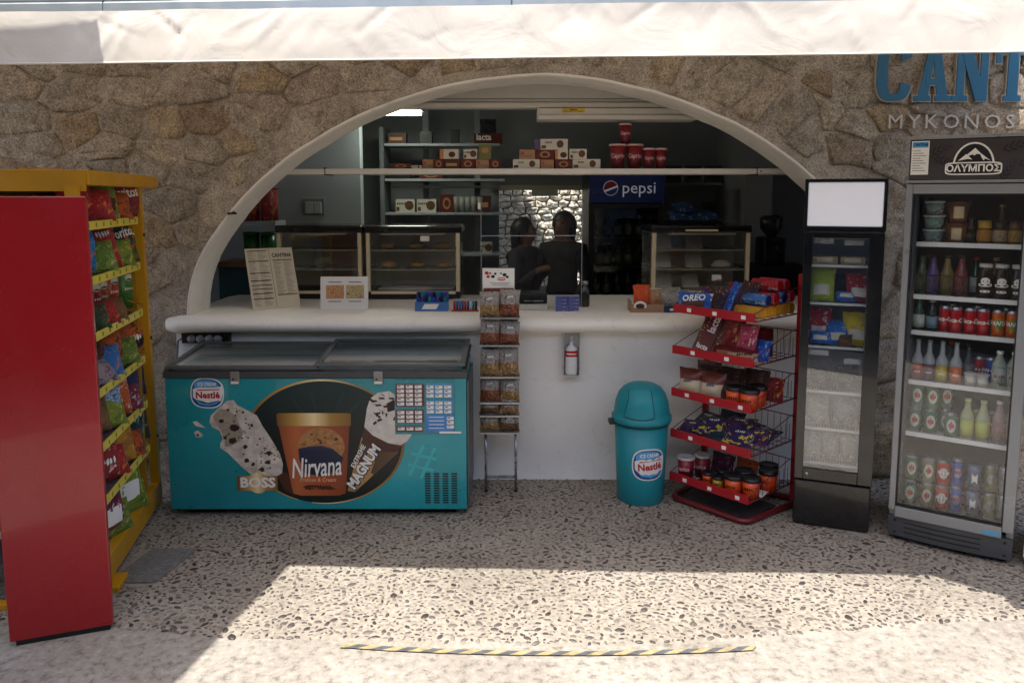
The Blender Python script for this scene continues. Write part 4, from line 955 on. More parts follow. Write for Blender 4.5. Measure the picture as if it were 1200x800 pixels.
# ------------------------------------------------------------------ silver upright fridge
SV = pm('silver_paint', '8a8b8c', .35, .2, .05, 2); SVD = pm('dark_silver', '4a4c50', .4, .3, .06); SF_ = FR(1.882, 3.682, -34.5); w_, d_ = .52, .55
sf = thing('drinks_fridge', 'silver upright drinks fridge with a mountain logo header and full shelves', 'fridge', SF_)
part('cabinet', MB().box(0, .03, .002, d_, .05, 1.968).box(w_ - .03, w_, .002, d_, .05, 1.968).box(.0305, w_ - .0305, d_ - .03, d_, .05, 1.968).box(.0305, w_ - .0305, .002, d_ - .031, 1.94, 1.968).box(.0305, w_ - .0305, .002, d_ - .031, .05, .13), SV, sf, None, .003)
part('liner', MB().box(.031, .042, .03, d_ - .04, .132, 1.72).box(w_ - .042, w_ - .031, .03, d_ - .04, .132, 1.72).box(.043, w_ - .043, d_ - .05, d_ - .0305, .132, 1.72).box(.043, w_ - .043, .03, d_ - .051, .132, .16).box(.043, w_ - .043, .03, d_ - .051, 1.71, 1.72), pm('fridge_liner', '48494b', .55, 0, .06), sf)
m_ = MB().box(.004, w_ - .004, -.02, .001, 1.775, 1.962); part('header_panel', m_, pm('header_charcoal', '3a3637', .4, 0, .08, 3), sf, None, .006)
part('header_trim', MB().box(-.006, w_ + .006, -.026, -.0005, 1.9625, 1.978).box(-.006, w_ + .006, -.026, -.0005, 1.760, 1.7745), SV, sf, None, .003)
g = MB(); F2 = lambda k: (lambda x, z: (x, -.021 - .0008 * k, z))
lx, lz_ = .265, 1.868
g.poly([(lx + .082 * math.cos(R(a)), lz_ - .03 + .105 * math.sin(R(a))) for a in range(0, 181, 10)], F2(1), 0); g.poly([(lx + .074 * math.cos(R(a)), lz_ - .03 + .097 * math.sin(R(a))) for a in range(0, 181, 10)], F2(2), 1)
g.poly(sup(lx, lz_ - .043, .112, .029, 6), F2(3), 0); g.poly(sup(lx, lz_ - .043, .106, .023, 6), F2(4), 1)
g.text('ΟΛΥΜΠΟΣ', .042, F2(5), 0, .03, .98, 0, (lx, lz_ - .0435))
g.poly([(lx - .062, lz_ - .008), (lx - .030, lz_ + .022), (lx - .004, lz_ - .004), (lx - .022, lz_ - .0)], F2(5), 0); g.poly([(lx - .045, lz_ + .002), (lx + .004, lz_ + .048), (lx + .03, lz_ + .020), (lx + .012, lz_ + .024), (lx + .002, lz_ + .014), (lx - .008, lz_ + .022)], F2(5.6), 0); g.poly([(lx + .02, lz_ + .03), (lx + .066, lz_ - .01), (lx + .045, lz_ - .0), (lx + .038, lz_ - .008), (lx + .03, lz_ + .006)], F2(6.2), 0)
part('logo_print', g, [WHT, BLK], sf)
for x, z_, s_, a in ((.125, 1.91, .055, 25), (.155, 1.86, .05, -15), (.43, 1.925, .06, 20), (.40, 1.815, .05, 60), (.48, 1.86, .05, 30)):
    c, n = math.cos(R(a)), math.sin(R(a)); T = lambda u, v: (x + s_ * (u * c - v * n), z_ + s_ * (u * n + v * c)); g = MB()
    for k in range(5):
        for sg_ in (1, -1): g.poly([T(-1 + .4 * k, 0), T(-.85 + .4 * k, sg_ * .02), T(-.45 + .4 * k, sg_ * (.38 - .07 * abs(k - 1))), T(-.7 + .4 * k, sg_ * (.34 - .07 * abs(k - 1)))], F2(.4 + .02 * k), 0)
    part('leaf_print', g, pm('leaf_ink', '1d1b1c', .4), sf)
g = MB().box(.012, .085, -.0235, -.0215, 1.80, 1.955); g.poly([(.016, 1.925), (.081, 1.925), (.081, 1.951), (.016, 1.951)], F2(3.4), 1); g.text('CANTINA', .0195, F2(4.4), 2, .03, .72, 0, (.0485, 1.938))
for k in range(9): g.poly([(.018, 1.912 - k * .0115), (.05 + .012 * ((k * 7) % 3), 1.912 - k * .0115), (.05 + .012 * ((k * 7) % 3), 1.909 - k * .0115), (.018, 1.909 - k * .0115)], F2(3.4), 3)
part('price_list', g, [WHT, LBL, NAVY, GRY], sf)
dr = part('door_frame', MB().box(.0, .028, -.035, -.001, .165, 1.755).box(w_ - .045, w_, -.035, -.001, .165, 1.755).box(.0285, w_ - .0455, -.035, -.001, 1.712, 1.755).box(.0285, w_ - .0455, -.035, -.001, .132, .186), SV, sf, None, .004)
part('gasket', MB().box(.0285, .034, -.030, -.003, .1865, 1.7115).box(w_ - .051, w_ - .0455, -.030, -.003, .1865, 1.7115).box(.0345, w_ - .0515, -.030, -.003, 1.704, 1.7115).box(.0345, w_ - .0515, -.030, -.003, .1865, .194), BLK, dr)
part('door_glass', MB().box(.0345, w_ - .0515, -.018, -.014, .1945, 1.7035), glass('door_glass', (.98, .985, .985), .055), dr)
part('door_sticker', MB().box(.40, .47, -.0365, -.0355, .143, .158), pm('sticker_blue', '3c9fd0', .4), dr)
m_ = MB().grid(lambda a, b: (w_ * a, -.012 - .022 * math.sin(math.pi * min(1, .5 + .5 * b)) * 0 - .018 * math.sin(math.pi * a), .03 + .10 * b), 14, 3); m_.box(0, w_, -.010, .0, .03, .13)
gr = part('base_grille', m_, SVD, sf)
for k in range(3): part('grille_slot', MB().grid(lambda a, b: (w_ * (.14 + .62 * a), -.0135 - .018 * math.sin(math.pi * (.14 + .62 * a)), .055 + .024 * k + .005 * b), 10, 1), BLK, gr)
for x, z_ in ((.03, .11), (.03, .05), (w_ - .03, .05), (w_ - .03, .11)): part('screw', MB().tube([(x, -.014, z_), (x, -.018, z_)], .006, 8), BLK, gr)
for x in (.04, w_ - .04): part('foot', MB().box(x - .02, x + .02, .03, .09, 0, .049), BLK, sf)
SZ = [1.478, 1.223, 1.047, .80, .54]
for z_ in SZ:
    s_ = part('shelf', MB().box(.044, w_ - .044, .075, d_ - .06, z_ - .014, z_ - .006), WR, sf)
    part('shelf_strip', MB().box(.044, w_ - .044, .066, .0745, z_ - .018, z_ + .004), pm('strip_white', 'd3d5d5', .35), s_)
# edge of the next cabinet
nc = thing('white_cabinet', 'white cabinet edge just showing beside the silver drinks fridge', 'cabinet', FR(2.335, 3.37, -38))
part('cabinet_body', MB().box(.012, .55, .0, .5, .05, .85), pm('cabinet_white', 'c9cacb', .4, 0, .04), nc, None, .006)
part('plinth', MB().box(.03, .53, .03, .48, 0, .049), GRY, nc)
part('cabinet_door', MB().box(.025, .54, -.012, -.0005, .07, .83), pm('cabinet_white'), nc, None, .004)

# ------------------------------------------------------------------ nut rack
nr = thing('nut_rack', 'slim metal floor rack of nut bags with a white sign on top', 'rack', FR(-.072, 4.24, 0))
CH = pm('chrome', '9da0a2', .3, .7, .05)
for x in (-.078, .094): part('leg', MB().tube([(x, .04, 0), (x, .04, .37)], .008, 8), CH, nr); part('leg_foot', MB().lathe([(.011, 0), (.011, .02), (0, .02)], 8, 0, (x, .04, .0)), BLK, nr)
part('crossbar', MB().box(-.07, .086, .034, .046, .085, .10), CH, nr)
part('back_sheet', MB().box(-.10, .108, .045, .050, .36, 1.165), pm('rack_back', '8d8a86', .5), nr)
NZ = [1.035, .880, .700, .553, .478, .380]
for z_ in NZ: part('shelf', MB().box(-.108, .116, -.03, .044, z_ - .012, z_ - .004), CH, nr)
sgn = part('sign_board', MB().box(-.100, .092, .052, .06, 1.165, 1.305), BLK, nr, None, .002)
g = MB(); F3 = lambda k: (lambda x, z: (x, .0515 - .0008 * k, z))
g.poly([(-.094, 1.172), (.086, 1.172), (.086, 1.299), (-.094, 1.299)], F3(0), 0); g.poly([(-.088, 1.158), (.08, 1.158), (.08, 1.187), (-.088, 1.187)], F3(1), 1)
for x, z_, r_, k in ((-.07, 1.272, .012, 2), (-.062, 1.252, .010, 2), (-.05, 1.27, .007, 2), (-.035, 1.252, .011, 3), (-.022, 1.268, .008, 3), (.03, 1.262, .012, 3), (.045, 1.25, .009, 3), (.01, 1.27, .006, 3)): g.poly(ell(x, z_, r_, r_ * .8, 9), F3(1 + .05 * k), k)
g.poly(sup(.012, 1.238, .022, .009, 3), F3(1.6), 2); g.text('~', .016, F3(2.4), 0, .02, 1, .2, (.012, 1.239))
for k, (a, b) in enumerate(((-.05, .06), (-.04, .05))): g.poly([(a, 1.218 - k * .01), (b, 1.218 - k * .01), (b, 1.215 - k * .01), (a, 1.215 - k * .01)], F3(1.6), 4)
part('sign_print', g, [WHT, pm('nut_photo', '7a4034', .5, 0, .6, 60), RED, BLK, GRY], sgn)

# ------------------------------------------------------------------ display cases on the counter
STL = pm('case_steel', '8f8a80', .45, .3, .08); CRP = pm('case_cream', 'd9c9a8', .5, 0, .05); TRAY = pm('case_back', 'd2c9b8', .6, 0, .12, 5)
GC = glass('case_glass', (.97, .98, .97), .06)
def case(x, y, w_, label, rz=0, kind=0):
    t = thing('glass_display_case', label, 'display case', FR(x, y, rz) @ TR(0, 0, 1.003), 'glass display cases on the counter')
    h, d = .50, .40
    part('base', MB().box(0, w_, .0, d, 0, .05), BLK if kind == 0 else STL, t, None, .006)
    part('base_trim', MB().box(.03, w_ - .03, -.006, -.0005, .035, .055), CRP, t)
    for xx in (0, w_ - .026): part('side_post', MB().box(xx, xx + .026, -.004, .03, .0505, h - .05), CRP, t, None, .003)
    part('top', MB().box(-.01, w_ + .01, -.012, d, h - .05, h), BK, t, None, .012)
    part('back', MB().box(0.0, w_, d - .02, d, .0505, h - .0505), TRAY, t)
    for xx in (-.006, w_ + .001): part('side_glass', MB().box(xx, xx + .005, .031, d - .021, .0505, h - .0505), GC, t)
    part('front_glass', MB().box(.0265, w_ - .0265, .004, .008, .0505, h - .0505), GC, t)
    for z_ in (.19, .325): part('glass_shelf', MB().box(.01, w_ - .01, .06, d - .03, z_, z_ + .006), pm('shelf_edge', 'a8aaa2', .3, 0, .05), t)
    part('hinge_rail', MB().box(.1, w_ - .1, -.008, -.002, h - .062, h - .052), STL, t)
    return t
c1 = case(-1.60, 5.22, .575, 'black topped glass display case beside the menu board, leftmost of the three'); c2 = case(-.99, 5.20, .635, 'black topped glass display case with a small paper tag, middle of the three')
c3 = case(.955, 5.22, .665, 'lit glass display case with paper cards on its shelves behind the red rack', 0, 1)
part('paper_tag', MB().box(.37, .43, -.002, .003, .395, .43), WHT, c2)
part('baking_paper', MB().box(.06, .58, .10, .36, .052, .058), CRM, c2)
for x, z_ in ((.05, .335), (.27, .335), (.05, .20), (.27, .20), (.06, .06), (.25, .06)): part('paper_card', MB().add([(x, .16, z_), (x + .115, .16, z_), (x + .115, .24, z_ + .09), (x, .24, z_ + .09)], [(0, 1, 2, 3)]), pm('card_grey', 'c4c0b8', .6, 0, .04), c3)
part('price_card', MB().box(.41, .475, -.003, .003, .125, .165), WHT, c3)
part('vent_strip', MB().box(.22, .44, -.016, -.0125, .462, .474), CRP, c3)
for j, (x, m_) in enumerate(((.12, TANM), (.30, GOLD), (.47, TANM))):
    for z_ in (.197, .332): part('pastry', MB().lathe([(0, 0), (.05, .004), (.06, .02), (.04, .042), (0, .048)], 10, 0, (x + .02 * j, .2, z_)), m_, c2)
part('dough_loaf', MB().lathe([(0, 0), (.06, .004), (.07, .02), (.045, .05), (0, .055)], 10, 0, (.52, .18, .197)), CRM, c3)

# ------------------------------------------------------------------ counter top things
mbd = thing('menu_board', 'cream price menu board headed CANTINA leaning back on the ledge', 'menu board', TR(-1.60, 4.70, 1.0005, 33, -24))
part('board', MB().box(0, .30, 0, .008, 0, .405), pm('menu_cream', 'cfc4ac', .5, 0, .04), mbd, None, .002)
g = MB(); F4 = lambda k: (lambda x, z: (x, -.0006 - .0006 * k, z)); rr_ = random.Random(9)
g.poly([(.148, .01), (.151, .01), (.151, .398), (.148, .398)], F4(0), 1)
for z_ in (.385, .315, .235, .185, .155, .13, .10, .065): g.poly([(.012, z_), (.138, z_), (.138, z_ + .006), (.012, z_ + .006)], F4(.5), 0)
for z_ in (.318, .085): g.poly([(.165, z_), (.288, z_), (.288, z_ + .006), (.165, z_ + .006)], F4(.5), 0)
g.text('CANTINA', .036, F4(1), 2, .04, .78, 0, (.226, .352))
for x0, x1, za, zb in ((.015, .066, .02, .378), (.078, .138, .02, .378), (.168, .222, .095, .308), (.232, .286, .095, .308)):
    z_ = zb
    while z_ > za:
        l = rr_.uniform(.5, 1); g.poly([(x0, z_), (x0 + (x1 - x0) * l, z_), (x0 + (x1 - x0) * l, z_ + .0028), (x0, z_ + .0028)], F4(.2), 1); z_ -= .0085
part('menu_print', g, [BRN, pm('menu_grey', '8a7d6c', .6), pm('menu_green', '2f4a36', .5)], mbd)
pf = thing('food_photo_frame', 'white framed card with two food photos standing on the counter ledge', 'photo card', TR(-1.19, 4.72, 1.0005, 2, -7))
part('frame', MB().box(0, .295, 0, .012, 0, .205), pm('frame_white', 'dcdad8', .4, 0, .03), pf, None, .003)
def food(name, a, b_, c_, d):
    if name in MATS: return MATS[name]
    m, nt, b = newmat(name); f = ntex(nt, 55, 6, .7, 'Object', .8)
    nt.links.new(ramp(nt, [(.30, a), (.42, b_), (.52, c_), (.62, d)], f), b.inputs['Base Color']); b.inputs['Roughness'].default_value = .3; MATS[name] = m; return m
for x, mt_ in ((.035, food('salmon_photo', '4a3a30', 'b9805a', 'd09a70', '5d6a2c')), (.158, food('salad_photo', '5a4a30', 'a89a6a', 'c2b184', '7a3a2a'))): part('food_photo', MB().poly([(x, .068), (x + .112, .068), (x + .112, .152), (x, .152)], F4(.5)), mt_, pf)
g = MB()
for x in (.09, .214):
    for z_ in (.168, .048): g.poly([(x - .04, z_), (x + .04, z_), (x + .04, z_ + .006), (x - .04, z_ + .006)], F4(1), 0)
part('caption_print', g, GRY, pf)
# lighter box and single lighters
lb_ = thing('lighter_box', 'open blue cardboard box of lighters on the ledge behind the freezer', 'box', TR(-.495, 4.66, 1.0005))
part('box_body', MB().box(-.10, .10, 0, .09, 0, .055).box(-.10, .10, .091, .096, 0, .11), pm('box_blue', '3f6fae', .4, 0, .1, 9), lb_)
LC = [pm('lighter_' + n, c, .25) for n, c in (('blue', '1b3f9a'), ('purple', '55308a'), ('black', '121214'), ('teal', '147a80'), ('red', 'a31a22'), ('white', 'cfcfd2'))]
for i in range(8):
    for j in range(2): part('lighter', MB().box(-.09 + i * .0235, -.072 + i * .0235, .02 + .035 * j, .032 + .035 * j, .012, .085 + .025 * j), LC[(i * 5 + j * 2) % 4], lb_)
part('box_print', MB().poly([(-.06, .012), (.03, .012), (.05, .045), (-.04, .045)], lambda x, z: (x, -.001, z)), WHT, lb_)
for i in range(9):
    p = [("lighter_body", MB().lathe([(0, 0), (.0075, 0), (.0075, .055), (0, .055)], 8).mesh("lighter_body", LC[(4, 0, 3, 1, 4, 0, 5, 3, 2)[i]])), ("lighter_head", MB().box(-.006, .006, -.005, .005, .0551, .07).mesh("lighter_head", pm('aluminium')))]
    put(p, 'lighter', ('red', 'dark blue', 'teal', 'purple', 'second red', 'second dark blue', 'white', 'second teal', 'black')[i] + ' lighter standing in the short row beside the nut rack', 'lighter', TR(-.352 + i * .0165, 4.66, 1.0085), 'lighters standing in a row')
tag(part('lighter_tray', MB().box(-.37, -.205, 4.64, 4.68, 1.0005, 1.008), pm('tray_red', 'a3422f', .5)), 'flat red tray under the row of lighters', 'tray')
sc = thing('acrylic_screen', 'clear acrylic counter screen of two panes behind the nut rack', 'screen', TR(-.19, 4.80, 1.0005, 3))
GA = glass('screen_acrylic', (.965, .975, .99), .04)
part('acrylic_pane', MB().box(0, .63, 0, .005, .0, .455), GA, sc); part('acrylic_pane', MB().box(0, .63, .006, .011, .455, .66), GA, sc)
for x in (-.004, .6305): part('pane_edge', MB().box(x, x + .0035, -.001, .012, 0, .66), pm('edge_grey', '8f969c', .3), sc)
part('pane_seam', MB().box(0, .63, -.0005, -.0002, .45, .457), pm('edge_grey'), sc); part('screen_clip', MB().box(-.022, -.006, -.004, .004, .62, .66), WHT, sc)
ct_ = thing('cash_tray', 'black cash tray with a pale front in the middle of the counter', 'tray', TR(.045, 4.72, 1.0005))
part('tray_base', MB().box(0, .175, -.02, .16, 0, .034), pm('tray_pale', 'b9b8b2', .4), ct_, None, .004); part('tray_bowl', MB().box(.0, .175, .02, .18, .0345, .10), BLK, ct_, None, .01); part('tray_lip', MB().box(.03, .15, .008, .0195, .05, .056), CH, ct_)
PK = MB().box(-.034, .034, -.025, .025, 0, .0215); PKm = [("packet", PK.mesh("packet", foil('tissue_print', '4a55a8', '8b93d0', 'c8cbe4', 2.2)))]
for i in range(2):
    for j in range(4): put(PKm, 'tissue_packet', ('lowest', 'second', 'third', 'topmost')[j] + (' blue tissue packet in the stack next to the cash tray', ' blue tissue packet in the stack next to the glass jar')[i], 'tissue packet', TR(.302 + i * .073 + .003 * (j % 2), 4.68, 1.0005 + j * .022, 3 * (j - 1)), 'stacked blue tissue packets')
jr = thing('glass_jar', 'small glass jar with a grey lid on the counter before the drinks cooler', 'jar', TR(.462, 4.86, 1.0005))
part('jar_body', MB().lathe([(0, 0), (.03, 0), (.034, .01), (.034, .10), (.02, .13), (.02, .14)], 14), pm('jar_brown', '2e2a26', .12, 0, .3, 30), jr); part('lid', MB().lathe([(.022, .141), (.022, .165), (0, .165)], 12), CH, jr)
# sweets boxes beside the right display case
ob = thing('sweets_box', 'low cardboard display box with an orange sweet bag on the ledge', 'box', TR(.82, 4.60, 1.0005))
part('box_tray', MB().box(-.10, .10, 0, .14, 0, .012).box(-.10, .10, 0, .004, .0125, .05).box(-.10, -.096, .0045, .14, .0125, .07).box(.096, .10, .0045, .14, .0125, .07), pm('card_brown', '9c7a5e', .6, 0, .1, 6), ob)
g = MB(); g.poly(ell(-.045, .042, .038, .028, 14, 0, 180) + [(-.083, .03), (-.007, .03)], lambda x, z: (x, -.001, z), 0); g.poly(ell(-.045, .040, .028, .016, 12), lambda x, z: (x, -.0018, z), 1)
part('box_badge', g, [WHT, BRN], ob)
put(bag(.11, .15, .05, foil('orange_foil', 'd0491a', 'c23c12', 'e06a2a', 2), seed=3), 'sweet_bag', 'crinkled orange sweet bag standing in the low cardboard box', 'sweet bag', TR(.795, 4.65, 1.014, 8, -8))
put(bag(.13, .12, .04, foil('peach_foil', 'b98a66', 'a06a48', 'c9b098', 2), seed=5), 'sweet_bag', 'beige and brown sweet bag beside the orange one', 'sweet bag', TR(.875, 4.685, 1.014, -4, -18))
gb = thing('sweets_tray', 'open tray with a blue front full of grey sweet bags beside the red rack', 'box', TR(.985, 4.60, 1.0005))
part('tray_body', MB().box(-.06, .11, 0, .15, 0, .030), pm('tray_blue', '1f3a5a', .5), gb)
for x in (-.03, .02): part('tray_tag', MB().box(x, x + .022, -.003, -.0005, .012, .024), WHT, gb)
GF = foil('grey_foil', '8f8a82', '6b665e', 'c0bcb4', 4)
for i, (x, y, a, lab) in enumerate(((-.02, .05, -25, 'front grey sweet bag in the blue-fronted tray'), (.06, .05, -30, 'grey sweet bag in the blue-fronted tray nearest the rack'), (.01, .11, -15, 'rear grey sweet bag in the blue-fronted tray'))): put(bag(.12, .11, .05, GF, seed=i + 8), 'sweet_bag', lab, 'sweet bag', TR(.985 + x, 4.60 + y, 1.031, 6 * i, a))
put(bag(.16, .13, .05, foil('pale_pack', 'b0aba2', 'd0ccc4', '7a3030', 2.5), seed=4), 'sweet_bag', 'large pale sweet bag with a red mark leaning on the display case', 'sweet bag', TR(.935, 4.79, 1.001, 0, -16))

# ------------------------------------------------------------------ boxes and cups on the long shelf
SHZ = 1.8725
BXW = pm('box_white', 'c9c3b6', .5, 0, .05); BXT = pm('box_tan', 'a57852', .5, 0, .1, 6); BXR = pm('box_dark_red', '571a17', .45, 0, .12, 6); BXB = pm('box_brown', '4a2416', .5, 0, .1)
CK = pm('cookie_ink', '5a3c28', .5, 0, .3, 40); OBX = pm('box_orange', 'c07a4a', .5, 0, .1)
def bx(w_, h, kind):
    if kind == 'w': return carton(w_, .1, h, BXW, [(ell(w_ * .22, h * .52, h * .34, h * .36, 14), CK), ([(-w_ * .46, h * .1), (-w_ * .3, h * .1), (-w_ * .3, h * .4), (-w_ * .46, h * .4)], CK)], '~', BRN, h * .32, (-w_ * .2, .66))
    if kind == 't': return carton(w_, .1, h, BXT, [([(-w_ * .4, h * .25), (w_ * .4, h * .25), (w_ * .4, h * .45), (-w_ * .4, h * .45)], GRY), (ell(-w_ * .3, h * .62, h * .13, h * .13, 8), RED)], None)
    if kind == 'r': return carton(w_, .1, h, BXR, [(ell(0, h * .5, w_ * .28, h * .34, 14), BXT), (ell(0, h * .5, w_ * .17, h * .2, 12), BXR)])
    if kind == 'o': return carton(w_, .1, h, BXW, [([(-w_ * .5, h * .0), (-w_ * .3, 0), (-w_ * .3, h), (-w_ * .5, h)], OBX), (ell(w_ * .15, h * .45, h * .36, h * .3, 12), BRN), (ell(w_ * .15, h * .47, h * .18, h * .12, 10), BXR)])
    if kind == 'b': return carton(w_, .1, h, BXB, [([(-w_ * .4, h * .3), (w_ * .3, h * .3), (w_ * .3, h * .6), (-w_ * .4, h * .6)], TANM)])
    if kind == 'k': return carton(w_, .1, h, BLK)
    if kind == 'v': return carton(w_, .1, h, pm('box_violet', '5a4a78', .5))
    return carton(w_, .1, h, pm('box_green', '6b6a3a', .5, 0, .2, 5), [(ell(0, h * .6, w_ * .3, h * .2, 10), BXT)])
YB = 4.89
ROW = [(-.70, .13, .033, 'r', 0, 'flat dark red box at the far end of the long shelf'), (-.605, .072, .020, 'w', 0, 'thin white packet on the long shelf near the dark red box'), (-.53, .068, .058, 't', 0, 'small tan box in the bottom row near the thin white packet'),
       (-.462, .064, .060, 'r', 0, 'small dark red box with a swirl next to the small tan box'), (-.376, .098, .056, 'b', 0, 'brown box holding up the white and orange biscuit box'), (-.277, .092, .060, 'r', 0, 'dark red box with a swirl under the plain white biscuit box'),
       (-.186, .082, .058, 't', 0, 'tan box under the tall green box'), (-.105, .066, .058, 'r', 0, 'last dark red box of the group beside the shutter sticker'),
       (-.395, .118, .060, 'o', .061, 'white and orange biscuit box on top of the brown box'), (-.262, .085, .060, 'w', .061, 'white biscuit box next to the tall green box'), (-.17, .078, .092, 'g', .059, 'tall green box on top of the tan box'),
       (.09, .168, .058, 'w', 0, 'white biscuit box at the near end of the pyramid'), (.222, .082, .056, 't', 0, 'tan box in the bottom row of the pyramid'), (.325, .108, .056, 'r', 0, 'dark red box in the bottom row of the pyramid'), (.47, .175, .060, 'w', 0, 'white biscuit box at the cup end of the pyramid'),
       (.095, .098, .060, 't', .0585, 'tan box in the second row of the pyramid'), (.208, .118, .060, 'r', .0585, 'dark red box in the second row of the pyramid'), (.312, .08, .060, 'o', .0585, 'white and orange box in the second row of the pyramid'), (.415, .108, .062, 'w', .0605, 'white biscuit box in the second row of the pyramid'),
       (.265, .172, .066, 'w', .119, 'white biscuit box on top of the pyramid'), (.158, .026, .064, 'v', .119, 'narrow violet box on top of the pyramid')]
for x, w_, h, kd, z_, lab in ROW: put(bx(w_, h, kd), 'biscuit_box', lab, 'biscuit box', TR(x, YB + rnd.uniform(-.005, .01), SHZ + z_, rnd.uniform(-2, 2)), 'biscuit boxes on the long shelf')
MAR = blend('maroon_cup', [(0, '3a0a14'), (.35, '5e1020'), (1, '8a1a2c')], 2, .4, .3); CPW = pm('cup_lid', 'd8b9b4', .4); PNK = pm('pink_ink', 'd9b0ae', .4)
big = tub(.040, .052, .148, MAR, CPW, 'Caprice', PNK, .040, .008); sml = tub(.030, .037, .122, MAR, CPW, 'Caprice', PNK, .028, .007)
put(big, 'wafer_cup', 'large maroon wafer cup with the small cup standing on its rim', 'cup', TR(.675, YB + .08, SHZ), 'maroon wafer cups'); put(big, 'wafer_cup', 'large maroon wafer cup between its twin and the two small cups', 'cup', TR(.783, YB + .08, SHZ), 'maroon wafer cups')
put(sml, 'wafer_cup', 'small maroon wafer cup touching a large cup', 'cup', TR(.872, YB + .06, SHZ), 'maroon wafer cups'); put(sml, 'wafer_cup', 'small maroon wafer cup at the end of the cup row', 'cup', TR(.947, YB + .06, SHZ), 'maroon wafer cups')
put(sml, 'wafer_cup', 'small maroon wafer cup standing on top of two large ones', 'cup', TR(.722, YB + .08, SHZ + .1565), 'maroon wafer cups')

# ------------------------------------------------------------------ back shelves of the shop
bs = thing('back_shelf', 'white wall shelf unit with four boards at the back of the shop', 'shelf', TR(0, 6.45, 0))
SW = pm('back_shelf_white', '9a9ea4', .5, 0, .06)
BSZ = [2.135, 1.845, 1.79, 1.565, 1.22]
for k, z_ in enumerate(BSZ): part('shelf_board', MB().box(-1.06 + .03 * (k == 2), -.10 + .04 * (k % 2), 0 if k != 2 else .1, .35, z_ - .022, z_), SW, bs, None, .003)
for x in (-.78, -.33): part('upright', MB().box(x, x + .05, .355, .40, .0, 2.62), SW, bs)
part('shelf_end', MB().box(-1.10, -1.065, .0, .35, .0, 2.27), pm('end_grey', '6a6d72', .6), bs)
BKI = [(-.96, .15, .09, 'b', 0, 'brown carton on the top back shelf'), (-.72, .10, .10, 'k', 0, 'black object on the top back shelf by the upright'), (-.48, .07, .12, 'k', 0, 'black box on the top back shelf'),
       (-.95, .20, .12, 'k', 1, 'big black box on the second back shelf'), (-.68, .20, .06, 'r', 1, 'flat red box on the second back shelf'),
       (-.90, .16, .11, 'w', 3, 'pale carton in the third back shelf'), (-.72, .16, .11, 'w', 3, 'pale carton beside its twin on the third back shelf'), (-.55, .12, .15, 'r', 3, 'dark red pack on the third back shelf'),
       (-.24, .13, .14, 'b', 3, 'brown box at the open end of the third back shelf'), (-.22, .10, .09, 'w', 4, 'pale box on the lowest back shelf'), (-.85, .2, .14, 'b', 4, 'brown carton on the lowest back shelf')]
for x, w_, h, kd, k, lab in BKI: put(bx(w_, h, kd), 'carton', lab, 'carton', TR(x, 6.50, BSZ[k] + .0005), 'boxes on the back shelves')
put(carton(.235, .12, .085, BXR, (), 'lacta', WHT, .075, (-.035, .6)), 'chocolate_box', 'dark red chocolate box with pale lettering on the top back shelf', 'chocolate box', TR(-.20, 6.48, BSZ[0] + .0005))
put(bag(.14, .12, .06, foil('dark_bag', '1c1c24', '30303c', '50505c'), seed=2), 'snack_bag', 'dark bag sitting on the dark red chocolate box', 'bag', TR(-.20, 6.54, BSZ[0] + .086))
tumb = [("cup_stack", MB().lathe([(0, 0), (.024, 0), (.032, .13), (.026, .13), (.02, .02)], 12).mesh("cup_stack", pm('cup_grey', '8a8a86', .5, 0, .1)))]
for i in range(5): put(tumb, 'paper_cup', 'upside row grey paper cup on the third back shelf, ' + ('beside the dark red pack', 'second from the dark red pack', 'middle of the row', 'second from the brown box', 'nearest the brown box')[i], 'cup', TR(-.47 + i * .05, 6.52, BSZ[3] + .0005), 'paper cups in a row')

sp = thing('switch_panel', 'pale double switch box on the partition wall above the display case', 'switch', TR(-1.54, 5.985, 1.62))
part('plate', MB().box(-.085, .085, 0, .0145, -.065, .065), pm('plate_grey', '7d8288', .4), sp, None, .004); part('switch_cover', MB().box(-.06, .0, -.012, -.0005, -.05, .035), pm('switch_white', 'b9bcc0', .4), sp, None, .003); part('switch_cover', MB().box(.006, .062, -.012, -.0005, -.05, .035), pm('switch_white'), sp, None, .003)
# left corner: shelf with red jars, plants, table
lsf = thing('corner_shelf', 'white corner shelf behind the foot of the arch carrying red canisters', 'shelf', TR(0, 5.45, 0)); part('shelf_board', MB().box(-2.2, -1.675, 0, .25, 1.49, 1.525), SW, lsf, None, .004); part('bracket', MB().box(-2.2, -2.17, 0, .25, 1.2, 1.489), SW, lsf)
RJ = foil('red_canister', '8a1018', '7a0c14', 'b06a2a', 2.2, .3); rj = tub(.062, .062, .225, RJ, pm('canister_lid', '5e1016', .4))
for i, lab in enumerate(('red canister on the corner shelf nearest the partition', 'red canister between its two neighbours on the corner shelf', 'red canister half hidden by the arch on the corner shelf')): put(rj, 'canister', lab, 'canister', TR(-1.745 - .135 * i, 5.55, 1.526), 'red canisters')
tb = thing('side_table', 'dark teal side table with a brown top in the corner behind the arch', 'table', TR(-1.95, 5.5, 0)); part('table_top', MB().box(-.2, .28, 0, .4, 1.19, 1.225), pm('brown_top', '6a4632', .5), tb, None, .004)
part('table_panel', MB().box(-.18, .26, .05, .38, .0, 1.189), pm('teal_panel', '163f44', .5), tb)
GJ = blend('green_jar_print', [(0, '123d1c'), (.5, '2e7a38'), (1, '1b4f28')], 2, .3, .4); gj = tub(.055, .058, .20, GJ, pm('green_lid', '2a5a30', .4))
put(gj, 'green_jar', 'green jar on the side table nearest the display case', 'jar', TR(-1.78, 5.62, 1.226), 'green jars'); put(gj, 'green_jar', 'green jar on the side table nearest the arch foot', 'jar', TR(-1.905, 5.62, 1.226), 'green jars')

